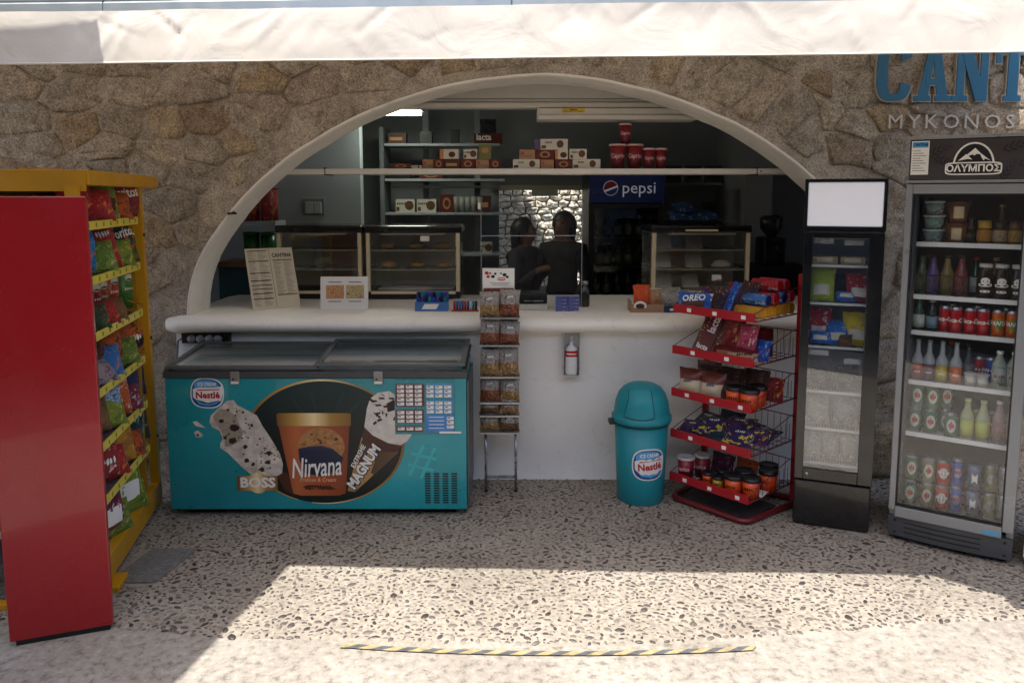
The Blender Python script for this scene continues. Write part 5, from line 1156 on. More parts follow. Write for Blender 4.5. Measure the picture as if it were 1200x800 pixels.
# ------------------------------------------------------------------ drinks cooler at the back
pc = thing('drinks_cooler', 'dark drinks cooler with a blue logo header at the back of the shop', 'cooler', TR(.625, 6.3, 0))
CBK = pm('cooler_black', '17181b', .4, 0, .1); w_ = .61
part('cabinet', MB().box(0, .04, .002, .6, 0, 1.90).box(w_ - .04, w_, .002, .6, 0, 1.90).box(.0405, w_ - .0405, .57, .6, 0, 1.90).box(.0405, w_ - .0405, .002, .569, 1.86, 1.90).box(.0405, w_ - .0405, .002, .569, 0, .2), CBK, pc)
part('header_panel', MB().box(.0, w_, -.03, .001, 1.645, 1.885), glow('header_blue', (.02, .06, .30), .008, (.010, .018, .085)), pc, None, .004)
g = MB(); F5 = lambda k: (lambda x, z: (x, -.031 - .001 * k, z)); ox, oz = .175, 1.765
g.poly(ell(ox, oz, .060, .060, 30), F5(0), 0); g.poly(ell(ox, oz, .056, .056, 26, 22, 200), F5(1), 1)
g.poly([p for p in ell(ox, oz, .056, .056, 26, 215, 368)], F5(1), 2)
g.text('pepsi', .135, F5(1), 0, .0, 1.0, 0, (.405, 1.765)); g.poly([(.02, 1.722), (.12, 1.728), (.12, 1.734), (.02, 1.736)], F5(.5), 3)
part('logo_print', g, [glow('logo_white', (.8, .85, 1), .04), pm('logo_red', '9a1420', .4), pm('logo_blue', '123a8a', .4), pm('header_streak', '2a4a90', .4)], pc)
dr = part('door_frame', MB().box(.0, .045, -.03, 0, .2, 1.64).box(w_ - .045, w_, -.03, 0, .2, 1.64).box(.0455, w_ - .0455, -.03, 0, 1.60, 1.64).box(.0455, w_ - .0455, -.03, 0, .2, .24), CBK, pc, None, .003); part('door_glass', MB().box(.0455, w_ - .0455, -.02, -.016, .2405, 1.5995), GC, dr); part('handle', MB().box(.535, .55, -.05, -.031, 1.20, 1.45), CH, dr)
for z_ in (1.36, 1.12, .88): part('shelf', MB().box(.041, w_ - .041, .04, .55, z_ - .008, z_), pm('cooler_shelf', '3a3b3e', .5), pc)
part('liner', MB().box(.041, w_ - .041, .555, .5695, .205, 1.855), pm('cooler_liner', '3d4044', .6), pc)
DBT = [bottle(.032, .20, pm(n, c, .12), pm(n + '_label', l, .4), BLK) for n, c, l in (('cola_bottle', '1a1210', '3a2020'), ('dark_bottle', '1c2428', '5a6a70'), ('green_bottle', '1a3020', '6a7a60'))]
for k, z_ in enumerate((1.36, 1.12, .88)):
    for i in range(6): put(DBT[(i // 2 + k) % 3], 'drink_bottle', ('cola', 'clear', 'green')[(i // 2 + k) % 3] + ' bottle ' + ('next to the hinge side', 'second from the hinge', 'third from the hinge', 'third from the handle', 'second from the handle', 'next to the handle')[i] + ' on the ' + ('upper', 'middle', 'lower')[k] + ' shelf of the dark cooler', 'bottle', TR(.70 + i * .09, 6.40, z_ + .0005), 'bottles in the dark cooler')
# dark corner on the right
rs = thing('wall_shelf', 'dark wall shelves with small framed pictures right of the cooler', 'shelf', TR(1.30, 6.9, 0))
for z_ in (1.82, 1.50): part('shelf_board', MB().box(0, .58, 0, .25, z_ - .02, z_), SW, rs)
for x, z_ in ((.06, 1.8205), (.24, 1.8205), (.42, 1.8205), (.40, 1.5005)): put(carton(.15, .03, .15, pm('picture_frame', '5a5550', .5), [([(-.055, .03), (.055, .03), (.055, .12), (-.055, .12)], pm('picture_dark', '3a3430', .6, 0, .4, 20))]), 'picture_frame', {.06: 'small framed picture nearest the cooler', .24: 'small framed picture between two others', .42: 'small framed picture nearest the pillar', .40: 'small framed picture on the lower dark shelf'}[x], 'picture', TR(1.38 + x, 6.92, z_), 'small framed pictures')
BB = foil('blue_snack', '16407a', '0e2a55', '8aa8c8', 3)
for i, (x, z_, lab) in enumerate(((1.20, 1.5035, 'blue snack bag lying on the lit display case nearest the cooler'), (1.32, 1.5035, 'blue snack bag lying in the middle on the lit display case'), (1.43, 1.5035, 'blue snack bag lying at the far end on the lit display case'), (1.27, 1.56, 'blue snack bag piled on top of the other three'))): put(bag(.15, .16, .06, BB, seed=i + 20), 'snack_bag', lab, 'snack bag', TR(x, 5.46 - .0 * i, z_ + .03, 8 * i, -70), 'blue snack bags on the display case')
da = thing('coffee_grinder', 'dark appliance with a rounded hopper on a stand in the right corner', 'appliance', TR(2.02, 5.9, 0)); part('stand', MB().box(-.2, .3, 0, .4, 0, 1.16), CBK, da, None, .006); part('appliance_body', MB().box(-.06, .12, .08, .3, 1.161, 1.38), CBK, da, None, .02); part('hopper', MB().lathe([(.03, 1.381), (.085, 1.45), (.09, 1.53), (.06, 1.55), (0, 1.55)], 14, 0, (.03, .19, 0)), pm('hopper_grey', '303236', .25), da); part('spout', MB().tube([(.03, .08, 1.33), (.03, .02, 1.31), (.03, .0, 1.27)], .02, 8), CBK, da)

# ------------------------------------------------------------------ the two people behind the counter
def person(M, label, arm, lean, hair_len, cloth, trousers):
    root = thing('person', label, 'person', M)
    V = []; E_ = []; Rr = []
    def v(p, r, par=None):
        V.append(p); Rr.append(r)
        if par is not None: E_.append((par, len(V) - 1))
        return len(V) - 1
    pel = v((0, 0, .86), .135); wst = v((0, -.01 + lean * .3, 1.0), .112, pel); ch = v((0, lean * .8, 1.17), .135, wst); uc = v((0, lean, 1.27), .11, ch); nk = v((0, lean * 1.05, 1.33), .048, uc); jaw = v((0, lean * 1.2 - .025, 1.385), .058, nk); hd_ = v((0, lean * 1.2 - .012, 1.455), .078, jaw); tp2 = v((0, lean * 1.2 + .0, 1.515), .052, hd_)
    v((0, lean * 1.2 - .098, 1.437), .012, hd_)
    for sx in (-1, 1):
        sh_ = v((sx * .155, lean, 1.265), .062, uc); el_ = v((sx * .20, lean + .0 - .02, 1.03), .042, sh_)
        wr = v((sx * (.20 - arm[0]), -.18 + lean, 1.03 + arm[1]), .026, el_); pa = v((sx * (.17 - arm[0]), -.24 + lean, 1.045 + arm[1]), .030, wr)
        for k in range(4): f1 = v((sx * (.15 - arm[0]) + sx * .012 * (k - 1.5) * 1.3, -.285 + lean, 1.05 + arm[1]), .009, pa); v((sx * (.145 - arm[0]) + sx * .012 * (k - 1.5) * 1.3, -.315 + lean - .004 * (k in (1, 2)), 1.035 + arm[1]), .0075, f1)
        th_ = v((sx * (.13 - arm[0]), -.25 + lean, 1.07 + arm[1]), .0095, pa)
        hip = v((sx * .085, 0, .80), .095, pel); kn = v((sx * .09, -.01, .46), .058, hip); an = v((sx * .09, .02, .09), .038, kn); v((sx * .10, -.12, .035), .034, an)
    me = bpy.data.meshes.new('body_cage'); me.from_pydata(V, E_, []); ob_ = link('body_cage', me)
    sk = ob_.modifiers.new('skin', 'SKIN'); sk.use_smooth_shade = True; ob_.modifiers.new('sub', 'SUBSURF').levels = 2
    for i, r in enumerate(Rr): me.skin_vertices[0].data[i].radius = (r, r)
    me.skin_vertices[0].data[0].use_root = True
    bpy.context.view_layer.update(); dg = bpy.context.evaluated_depsgraph_get(); bm_ = bpy.data.meshes.new_from_object(ob_.evaluated_get(dg)); bm_.name = 'body'
    bpy.data.objects.remove(ob_); bpy.data.meshes.remove(me); bm_.materials.clear()
    for m_ in (cloth, trousers, pm('skin', '7a5240', .5, 0, .05), BLK): bm_.materials.append(m_)
    for p in bm_.polygons:
        c = p.center; p.use_smooth = True
        p.material_index = 2 if c.z > 1.325 or (c.y < lean - .17 and c.z > .95) else 0 if c.z > .88 else 1 if c.z > .10 else 3
    link('body', bm_, root)
    hr = MB(); hy = lean * 1.2 + .012
    hr.grid(lambda a, b: ((.088 + .01 * b) * math.cos(2 * math.pi * a) * math.sin(.05 + b * 1.75), hy + (.105 + .015 * b) * math.sin(2 * math.pi * a) * math.sin(.05 + b * 1.75) * (1 if math.sin(2 * math.pi * a) > 0 else .62), 1.455 + .105 * math.cos(.05 + b * 1.75)), 20, 8)
    hr.grid(lambda a, b: (.098 * math.cos(math.pi * a) * (1 - .15 * b), hy + .01 + .105 * math.sin(math.pi * a) * (1 - .1 * b), 1.46 - hair_len * b), 14, 6)
    for sx in (-1, 1): part('eye', MB().lathe([(0, -.009), (.007, -.006), (.009, 0), (.007, .006), (0, .009)], 8, 0, (sx * .03, lean * 1.2 - .083, 1.462)), BLK, root); part('ear', MB().lathe([(0, -.026), (.012, -.015), (.014, .01), (0, .026)], 8, 0, (sx * .078, lean * 1.2 - .005, 1.45)), pm('skin'), root)
    part('mouth', MB().box(-.022, .022, lean * 1.2 - .092, lean * 1.2 - .082, 1.396, 1.403), pm('lip', '6a3530', .5), root)
    part('hair', hr, pm('dark_hair', '120d0b', .5, 0, .3, 40), root); return root
p1_ = person(TR(.075, 6.15, -.02, 62), 'person with long dark hair in a grey top, turned in profile to the other', (.10, .12), -.03, .20, pm('grey_top', '3a3c42', .8), pm('dark_trousers', '18191d', .8))
part('phone', MB().box(-.035, .035, -.285, -.277, 1.17, 1.30), WHT, p1_, None, .003)
person(TR(.40, 6.0, .03, -28), 'person with dark hair in a black top, standing near the drinks cooler', (.02, -.16), .0, .14, pm('black_top', '101014', .8), pm('dark_trousers'))

# ------------------------------------------------------------------ nut bags on the floor rack
NM = [nuts('nuts_pale', 'b79a68', '8f6f42', '3a3836'), nuts('nuts_red', '9a5a3a', '74381f', '403c3a'), nuts('nuts_dark', '5a3a2c', '7a5636', '2e2c2b'), nuts('nuts_mixed', 'c2ac7c', '8a5a36', '35332f')]
NF = FR(-.072, 4.24, 0)
NB = [(0, .140, 'topmost row', (0, 1)), (1, .128, 'second row', (1, 1)), (2, .150, 'third row', (0, 3)), (3, .128, 'fourth row', (1, 0)), (4, .082, 'fifth row', (2, 3)), (5, .102, 'lowest row', (0, 2))]
for k, h, lab, ms in NB:
    for j in range(2):
        hh = h + (.012 if (k + j) % 2 else 0)
        put(bag(.112, hh, .045, NM[ms[j]], '~', WHT, .16, .72, k * 2 + j), 'nut_bag', ('pale', 'reddish', 'dark', 'mixed')[ms[j]] + ' nut bag in the ' + lab + ' of the rack, ' + ('on the freezer side', 'on the dispenser side')[j], 'nut bag', NF @ TR(-.054 + .111 * j, .006, NZ[k] - .003, rnd.uniform(-4, 4), -6, rnd.uniform(-3, 3)), 'nut bags on the floor rack')

# ------------------------------------------------------------------ crisps on the yellow stand
def yput(p, k, u, v, name, lab, cat, rz=-24, rx=-10, dz=0, grp='snacks on the yellow stand'):
    z_ = (YZ + [.125])[k] + .0 + v * .16; put(p, name, lab, cat, YF @ TR(u + .10 + .05 * (u > .4), v - .035, z_ + dz, rz, rx, 0, 1.12), grp)
CR = foil('crisp_crimson', '7a0f1c', '5a0a14', 'a32a2a', 2); GRN = foil('crisp_green', '4f6a1e', '7d8a3a', 'b5a86a', 2.6); RDF = foil('crisp_red', '9a1620', '7a101a', 'c9702a', 2.6); BLF = foil('crisp_blue', '1c5a9a', '2a78b8', 'c96a3a', 2.6)
DGR = foil('crisp_dark_green', '12301a', '1d5a26', 'a83a24', 2.4); ORF = foil('crisp_orange', 'a84a14', '7a2f10', '1c1410', 2.2); NVF = foil('crisp_navy', '161a48', '22206a', '46509a', 3); BWF = foil('crisp_white_blue', '8aa2c0', '3a5a94', 'cfd6e0', 5)
MUS = foil('crisp_mustard', 'a8761e', '8a5c14', 'c0963a', 1.6); DTL = foil('crisp_dark_teal', '0f2a30', '16383c', '6a8a88', 2.6); LGR = foil('crisp_lime', '6a7a1e', '4c6418', 'a8a83a', 2); MGN = foil('crisp_magenta', '5a1030', '801a3a', 'b0a0a0', 2.6); TNF = foil('crisp_tan', '6a4a26', '7a5a32', '5a3c1e', 2)
yput(bag(.17, .19, .07, RDF, seed=1), 0, .04, .13, 'crisp_bag', 'red crisp bag on the top shelf, half behind the red panel', 'crisp bag', -30)
yput(bag(.19, .175, .07, GRN, None, None, .2, .6, 2, BRN), 0, .27, .10, 'crisp_bag', 'green and cream crisp bag on the top shelf', 'crisp bag', -30)
yput(bag(.27, .165, .08, CR, 'Doritos', WHT, .24, .62, 3), 0, .53, .10, 'crisp_bag', 'crimson crisp bag with white lettering at the far end of the top shelf', 'crisp bag', -26)
yput(bag(.17, .20, .07, BLF, seed=4), 1, .02, .12, 'crisp_bag', 'blue crisp bag with an orange print on the second shelf', 'crisp bag', -30)
yput(bag(.20, .20, .07, RDF, '~', WHT, .2, .7, 5), 1, .26, .10, 'crisp_bag', 'red crisp bag in the middle of the second shelf', 'crisp bag', -30, -14)
yput(bag(.24, .205, .08, DGR, 'Doritos', WHT, .25, .62, 6), 1, .52, .11, 'crisp_bag', 'dark green crisp bag with white lettering on the second shelf', 'crisp bag', -26, -14)
def tube(name, c1, c2, r=.038, h=.20):
    face = pm('face_print', 'd8cfc0', .4)
    a = MB().lathe([(0, 0), (r, 0), (r, h * .62), (r, h)], 16, [0, 0, 1]); a.poly(ell(0, h * .64, .022, .016, 12), wrapf(r), 2); a.poly(ell(0, h * .60, .016, .004, 8), wrapf(r, off=.0016), 3)
    a.text('~', .022, wrapf(r, off=.0014), 2, .03, 1, .2, (0, h * .40)); return [("tube", a.mesh("tube", [pm(name + '_body', c1, .3, 0, .2, 12), pm(name + '_top', c2, .35), face, BLK])), ("lid", MB().lathe([(r + .002, h - .006), (r + .002, h + .006), (0, h + .006)], 16).mesh("lid", pm('lid_cream', 'b8aa98', .4)))]
for u, a, lab, h in ((.10, ('tube_black', '2a2622', '4a3f34'), 'black crisp tube on the third shelf', .185), (.225, ('tube_red', '8a1a1a', 'b09060'), 'deep red crisp tube on the third shelf', .20), (.335, ('tube_orange', 'a8421c', 'b8482a'), 'orange crisp tube between the red and green ones', .20), (.455, ('tube_scarlet', 'b03a1c', '9a2a20'), 'scarlet crisp tube next to the green one', .205), (.585, ('tube_green', '3f7a34', '5a8a44'), 'green crisp tube at the far end of the third shelf', .215)):
    yput(tube(*a, .05, h), 2, u, .17 if u < .5 else .14, 'crisp_tube', lab, 'crisp tube', -28, 0)
for i, (u, m_, lab) in enumerate(((.0, DGR, 'small green pack lying before the crisp tubes'), (.14, RDF, 'small red pack lying before the black tube'), (.26, TNF, 'small tan pack lying before the red tube'))): yput(bag(.11, .10, .05, m_, seed=30 + i), 2, u, .05, 'snack_pack', lab, 'snack pack', -30, -20)
yput(bag(.22, .18, .09, foil('crisp_dark_brown', '2c1410', '4a1e12', '7a2a14', 2), seed=7), 3, .06, .14, 'crisp_bag', 'dark brown crisp bag on the fourth shelf by the red panel', 'crisp bag', -30)
yput(bag(.20, .18, .10, ORF, seed=8), 3, .30, .13, 'crisp_bag', 'orange crisp bag in the middle of the fourth shelf', 'crisp bag', -34)
yput(bag(.25, .17, .10, ORF, '~', WHT, .2, .45, 9, BLK), 3, .54, .11, 'crisp_bag', 'orange crisp bag with a black printed band on the fourth shelf', 'crisp bag', -22)
yput(bag(.15, .12, .05, foil('pack_white_pink', '8a8088', '4a4044', 'b05a80', 3), seed=10), 3, .02, .05, 'snack_pack', 'small white and pink pack lying at the front of the fourth shelf', 'snack pack', -30, -40)
yput(bag(.14, .15, .06, TNF, seed=11), 4, .02, .10, 'crisp_bag', 'brown crisp bag on the fifth shelf by the red panel', 'crisp bag', -34)
yput(bag(.15, .16, .06, BWF, seed=12), 4, .15, .08, 'crisp_bag', 'white and blue crisp bag on the fifth shelf', 'crisp bag', -34)
yput(bag(.15, .19, .07, foil('crisp_orange_white', 'a8481c', 'c8a890', '8a2a14', 4), seed=13), 4, .31, .09, 'crisp_bag', 'orange and white crisp bag on the fifth shelf', 'crisp bag', -34)
yput(bag(.30, .22, .09, NVF, '~', WHT, .18, .75, 14), 4, .54, .12, 'crisp_bag', 'navy crisp bag at the far end of the fifth shelf', 'crisp bag', -20)
yput(bag(.19, .20, .08, foil('crisp_red_white', '8a1420', '6a0f18', 'c0b0b0', 3), '~', WHT, .25, .4, 15), 5, .06, .10, 'crisp_bag', 'red and white crisp bag on the sixth shelf', 'crisp bag', -34)
yput(bag(.20, .23, .08, MUS, seed=16), 5, .29, .10, 'crisp_bag', 'mustard yellow crisp bag on the sixth shelf', 'crisp bag', -34)
yput(bag(.28, .22, .08, DTL, '~', WHT, .2, .6, 17), 5, .53, .11, 'crisp_bag', 'dark teal crisp bag on the sixth shelf', 'crisp bag', -20)
yput(bag(.20, .24, .08, MGN, None, None, .2, .6, 18, WHT), 6, .08, .10, 'crisp_bag', 'dark red crisp bag with a pale label on the bottom shelf', 'crisp bag', -34)
yput(bag(.24, .28, .09, LGR, '~', BLK, .15, .62, 19, WHT), 6, .35, .10, 'crisp_bag', 'lime green crisp bag with a white label on the bottom shelf', 'crisp bag', -34)
yput(bag(.22, .24, .08, TNF, seed=20), 6, .58, .13, 'crisp_bag', 'tan crisp bag at the dark end of the bottom shelf', 'crisp bag', -20)

# ------------------------------------------------------------------ products on the red wire rack
def rput(p, k, u, v, name, lab, cat, rz=0, rx=0, ry=0, dz=0): put(p, name, lab, cat, RF @ TR(u, v, ZS[k] - .0395 + dz, rz, rx, ry), 'products on the red wire rack')
ORB = pm('oreo_blue', '1a4a9a', .35, 0, .1, 8); CKB = pm('cookie_black', '14100f', .5)
def slabpack(w_, h, d, m_, txt=None, ts=.03, prints=(), tm=WHT): return carton(w_, d, h, m_, prints, txt, tm, ts, (0, .55), (), .04)
rput(bag(.20, .11, .055, foil('oreo_wrap', '1c56a8', '174a94', 'c8d2dc', 1.5), 'OREO', WHT, .27, .62, 31, BRN), 0, .085, .05, 'cookie_pack', 'blue cookie pack with white lettering at the front corner of the top shelf', 'cookie pack', 18, -28, 0, .002)
BRB = foil('bar_blue', '16409a', '2a5ac0', '6fb0e0', 2); BRD = foil('bar_dark', '1a1a2a', '2c2440', '7a5a4a', 2.4); BRW = foil('bar_brown', '3a1c14', '54281a', 'a89080', 2.4)
for i, (u, v, h, m_, lab) in enumerate(((.205, .10, .10, BRD, 'short black bar standing behind the blue cookie pack'), (.225, .06, .085, BRD, 'short dark bar in front of the tall blue bars'), (.25, .12, .18, BRB, 'tall bright blue bar standing on the top shelf'), (.275, .07, .15, BRB, 'tall blue bar with pale stripes nearest the front strip'), (.295, .14, .19, BRW, 'tall brown bar standing behind the blue bars'), (.32, .09, .165, BRD, 'tall dark violet bar standing on the top shelf'), (.345, .15, .185, BRW, 'tall brown bar standing nearest the pink roll'), (.365, .11, .16, BRD, 'tall dark bar standing before the pink roll'))): rput(bag(.045, h, .02, m_, seed=40 + i), 0, u, v, 'chocolate_bar', lab, 'chocolate bar', 10, -14, 14)
def roll(L_, r, m_, end, txt=None):
    a = MB().tube([(-L_ / 2, 0, r), (L_ / 2, 0, r)], r, 12); ms = [m_, end]
    a.lathe([(0, 0), (r * .9, 0), (r * .9, .003), (0, .003)], 10, 1); 
    for sg_ in (-1, 1): a.add([(sg_ * (L_ / 2 + .0012), r * .92 * math.cos(t), r + r * .92 * math.sin(t)) for t in [i * math.pi / 5 for i in range(10)]], [tuple(range(10)) if sg_ > 0 else tuple(range(9, -1, -1))], 1)
    if txt: ms.append(WHT); a.text(txt, r * 1.0, lambda x, z: (x, -math.sqrt(max(1e-6, (r * 1.03) ** 2 - z * z)), r + z), 2, .04, .95)
    return [("roll", a.mesh("roll", ms))]
PKR = foil('roll_pink', 'b03050', '8a1c30', 'd88090', 2); RDR = foil('roll_red', 'a81828', '8a101c', 'd09a8a', 2); BLR = foil('roll_blue', '3a6aa8', '20407a', 'a8c0d8', 2.2); YLR = foil('roll_yellow', 'd08a1c', 'c0701c', 'e0b060', 2); YEN = pm('roll_end_yellow', 'cf8a20', .4, 0, .25, 30)
for i, (v, m_, e_, lab, dz) in enumerate(((.10, YLR, YEN, 'yellow wrapped biscuit roll nearest the front strip', 0), (.17, YLR, YEN, 'second yellow wrapped biscuit roll from the front strip', 0), (.24, YLR, YEN, 'third yellow wrapped biscuit roll from the front strip', 0), (.31, YLR, YEN, 'fourth yellow wrapped biscuit roll from the front strip', 0), (.38, YLR, YEN, 'rearmost yellow wrapped biscuit roll', 0), (.14, BLR, NAVY, 'pale blue cookie roll lying on the yellow rolls', .062), (.22, RDR, RED, 'red biscuit roll lying on the yellow rolls', .062), (.30, BLR, NAVY, 'darker blue cookie roll with white lettering', .064), (.38, PKR, RED, 'pink biscuit roll at the back of the pile', .064), (.27, RDR, RED, 'red biscuit roll on top of the pile', .126), (.345, PKR, RED, 'pink biscuit roll on top of the pile', .126))):
    rput(roll(.155, .031, m_, e_, 'OREO' if 'lettering' in lab else None), 0, .405 - .012 * (dz > .1), v, 'biscuit_roll', lab, 'biscuit roll', 0, 0, 0, dz)
LAC = blend('red_bar_print', [(0, '8a6a3a'), (.22, '4a2a16'), (.30, '6a1018'), (1, '5a0c16')], 0, .35, .25)
for i, (u, lab) in enumerate(((.10, 'big dark red almond chocolate bar standing in front'), (.205, 'big dark red almond chocolate bar standing behind the front one'))):
    h_ = .25 + .02 * i; m_ = MB().box(-.0525, .0525, 0, .03, 0, h_); m_.text('lacta', .062, front(.001), 1, .03, .9, 0, (.012, h_ * .70), R(90)); m_.text('lacta', .042, front(.001), 1, .03, .9, 0, (.0, .035))
    for q in range(26): x_, z_ = rnd.uniform(-.048, -.02), rnd.uniform(.02, h_ - .01); m_.poly(ell(x_, z_, rnd.uniform(.003, .007), rnd.uniform(.003, .006), 7), front(.0008 + .00002 * q), 2 + q % 2)
    rput([("bar_carton", m_.mesh("bar_carton", [LAC, WHT, TANM, BRN]))], 1, u, .10 + .03 * i, 'chocolate_bar', lab, 'chocolate bar', 12, -22, 16)
rput(carton(.20, .10, .15, BXR), 1, .33, .20, 'chocolate_box', 'large plain dark red box behind the leaning chocolate bars', 'chocolate box', 4)
rput(carton(.22, .12, .06, pm('box_deep_red', '6a0f1a', .45, 0, .15, 6), [([(-.09, .02), (.0, .02), (.0, .045), (-.09, .045)], BXT)], 'lacta', WHT, .035, (.05, .5)), 1, .33, .06, 'chocolate_box', 'flat dark red chocolate box lying at the front of the second shelf', 'chocolate box', 3)
rput(bag(.16, .06, .035, foil('beige_blue_pack', 'b09a7a', 'a08a68', '24306a', 2), '~', BRN, .2, .5, 50), 1, .41, .03, 'biscuit_pack', 'beige and navy biscuit pack lying across the end of the second shelf', 'biscuit pack', 28, -55, 0, .01)
MIN = blend('cream_bag_print', [(0, 'b89a72'), (.35, 'cfc0a2'), (.62, 'c9bda6'), (.66, '6a2a20'), (1, '54201a')], 2, .35, .12); MDK = foil('brown_bag', '3a1a14', '2c120e', '6a4a34', 2)
for i, (u, v, m_, lab, sd) in enumerate(((.075, .05, MIN, 'cream biscuit bag with a brown top at the front corner', 51), (.215, .06, MIN, 'cream biscuit bag with a brown top beside the orange tubs', 52), (.13, .15, MDK, 'dark brown biscuit bag behind the two cream ones', 53), (.25, .19, MDK, 'dark brown biscuit bag in the middle of the third shelf', 54), (.36, .25, MDK, 'dark brown biscuit bag at the back of the third shelf', 55))): rput(bag(.145, .15 + .012 * (i > 1), .07, m_, 'mini' if i < 2 else None, NAVY, .22, .55, sd), 2, u, v, 'biscuit_bag', lab, 'biscuit bag', 8, -10)
OT = blend('orange_tub', [(0, 'b83a10'), (.3, 'd8541a'), (.7, 'cf4c16'), (1, 'a8340e')], 0, .35); OTY = blend('yellow_tub', [(0, '9a7a1c'), (.5, 'c29a2a'), (1, '8a6a18')], 0, .35); LID = pm('black_lid', '141314', .35); DKI = pm('dark_ink', '2a1610', .5)
ot = tub(.042, .048, .088, OT, LID, '~', DKI, .030, .016); os_ = tub(.028, .032, .062, OT, LID, '~', DKI, .02, .012); oy = tub(.028, .032, .062, OTY, LID, '~', DKI, .02, .012)
for u, v, lab in ((.36, .055, 'orange tub with a black lid at the front of the third shelf'), (.445, .055, 'orange tub with a black lid at the end of the third shelf'), (.43, .155, 'orange tub with a black lid behind the end one on the third shelf')): rput(ot, 2, u, v, 'snack_tub', lab, 'tub', 10)
VIO = foil('bar_violet', '3a1a4a', '241438', 'b0a02a', 2.2, .25); TLB = foil('bar_teal_black', '12303a', '0e1c28', '8a3a6a', 2.2, .25); YVB = foil('bar_yellow_violet', '2c1a4a', 'c0b02a', '4a2a6a', 2, .25)
for i, (u, v, m_, dz, rz, lab) in enumerate(((.08, .07, VIO, .0, 5, 'violet snack bag lying at the front corner of the fourth shelf'), (.11, .15, TLB, .035, -8, 'teal and black snack bag lying on the violet one'), (.21, .10, YVB, .03, 14, 'yellow and violet snack bag lying across the middle'), (.27, .06, TLB, .0, 3, 'teal and black snack bag lying in the middle of the fourth shelf'), (.31, .22, VIO, .02, -12, 'violet snack bag lying at the back of the fourth shelf'), (.38, .07, YVB, .012, 6, 'yellow and violet snack bag lying at the end of the front strip'), (.42, .20, TLB, .02, -10, 'teal and black snack bag lying beside the post'), (.35, .14, VIO, .055, 20, 'violet snack bag lying on top of the others'))): rput(bag(.17, .13, .05, m_, '~', WHT, .17, .6, 60 + i), 3, u, v - .03, 'snack_bag', lab, 'snack bag', rz, -68 + 4 * (i % 3), 0, .014 + dz)
mc = tub(.040, .046, .115, MAR, pm('lid_white', 'c9c4c0', .4), 'Caprice', PNK, .034, .010)
rput(mc, 4, .06, .06, 'wafer_cup', 'maroon wafer cup with a white lid at the front corner of the lowest shelf', 'cup', 5); rput(mc, 4, .10, .16, 'wafer_cup', 'maroon wafer cup with a white lid behind its twin on the lowest shelf', 'cup', 5)
rput(os_, 4, .20, .07, 'snack_tub', 'small orange tub on the lowest shelf', 'tub', 8); rput(oy, 4, .275, .055, 'snack_tub', 'small yellow tub on the lowest shelf', 'tub', 8); rput(os_, 4, .24, .15, 'snack_tub', 'small orange tub behind the other small ones', 'tub', 8)
for u, v, lab in ((.365, .06, 'orange tub with a black lid at the front of the lowest shelf'), (.445, .10, 'orange tub with a black lid behind the front one on the lowest shelf'), (.36, .17, 'orange tub with a black lid in the second row of the lowest shelf'), (.45, .26, 'orange tub with a black lid by the post on the lowest shelf'), (.40, .35, 'orange tub with a black lid at the back of the lowest shelf')): rput(ot, 4, u, v, 'snack_tub', lab, 'tub', 10)
tag(link('price_sheet', MB().box(-.06, .06, -.05, .05, 0, .0015).mesh('price_sheet', WHT), None, RF @ TR(.43, .16, ZS[4] - .0385, 10)), 'crumpled pale paper lying under the orange tubs on the lowest shelf', 'paper')

# ------------------------------------------------------------------ inside the black freezer
def bput(p, k, u, v, name, lab, cat, rz=0, rx=0, dz=0.0): put(p, name, lab, cat, BF @ TR(u, v, BZ[k] + .0045 + dz, rz, rx, 0, 1.14 if name == 'frozen_bag' and 0 < k < 3 else 1), 'food in the black freezer')
SWB = pm('sandwich_bread', 'a8946a', .5, 0, .25, 30); CLR = foil('frosted_bag', '8f9290', '7a7c7a', 'b9bab6', 3, .3); CLD = foil('dark_frosted_bag', '2a2c2e', '3c3e40', '6a6c6c', 3, .3)
for u, lab in ((.105, 'flat pale sandwich pack on the top freezer shelf, hinge side'), (.235, 'flat pale sandwich pack on the top freezer shelf, handle side')): bput(carton(.115, .12, .038, SWB, [([(-.04, .01), (.035, .01), (.035, .03), (-.04, .03)], CRM)]), 0, u, .08, 'sandwich_pack', lab, 'sandwich pack')
IG = foil('ice_bag_green', '93a82a', 'a8b83c', '8a8c88', 1.8); IR = foil('ice_bag_red', '90202a', 'a82c34', 'a8a4a4', 2); IBL = foil('ice_bag_blue', '2f6fd0', '2458b0', '8aa4c8', 2); IYE = foil('ice_bag_yellow', 'dcb01c', 'c89c1c', '9a9a92', 2)
LBW = pm('patch_white', 'c4c4c2', .5)
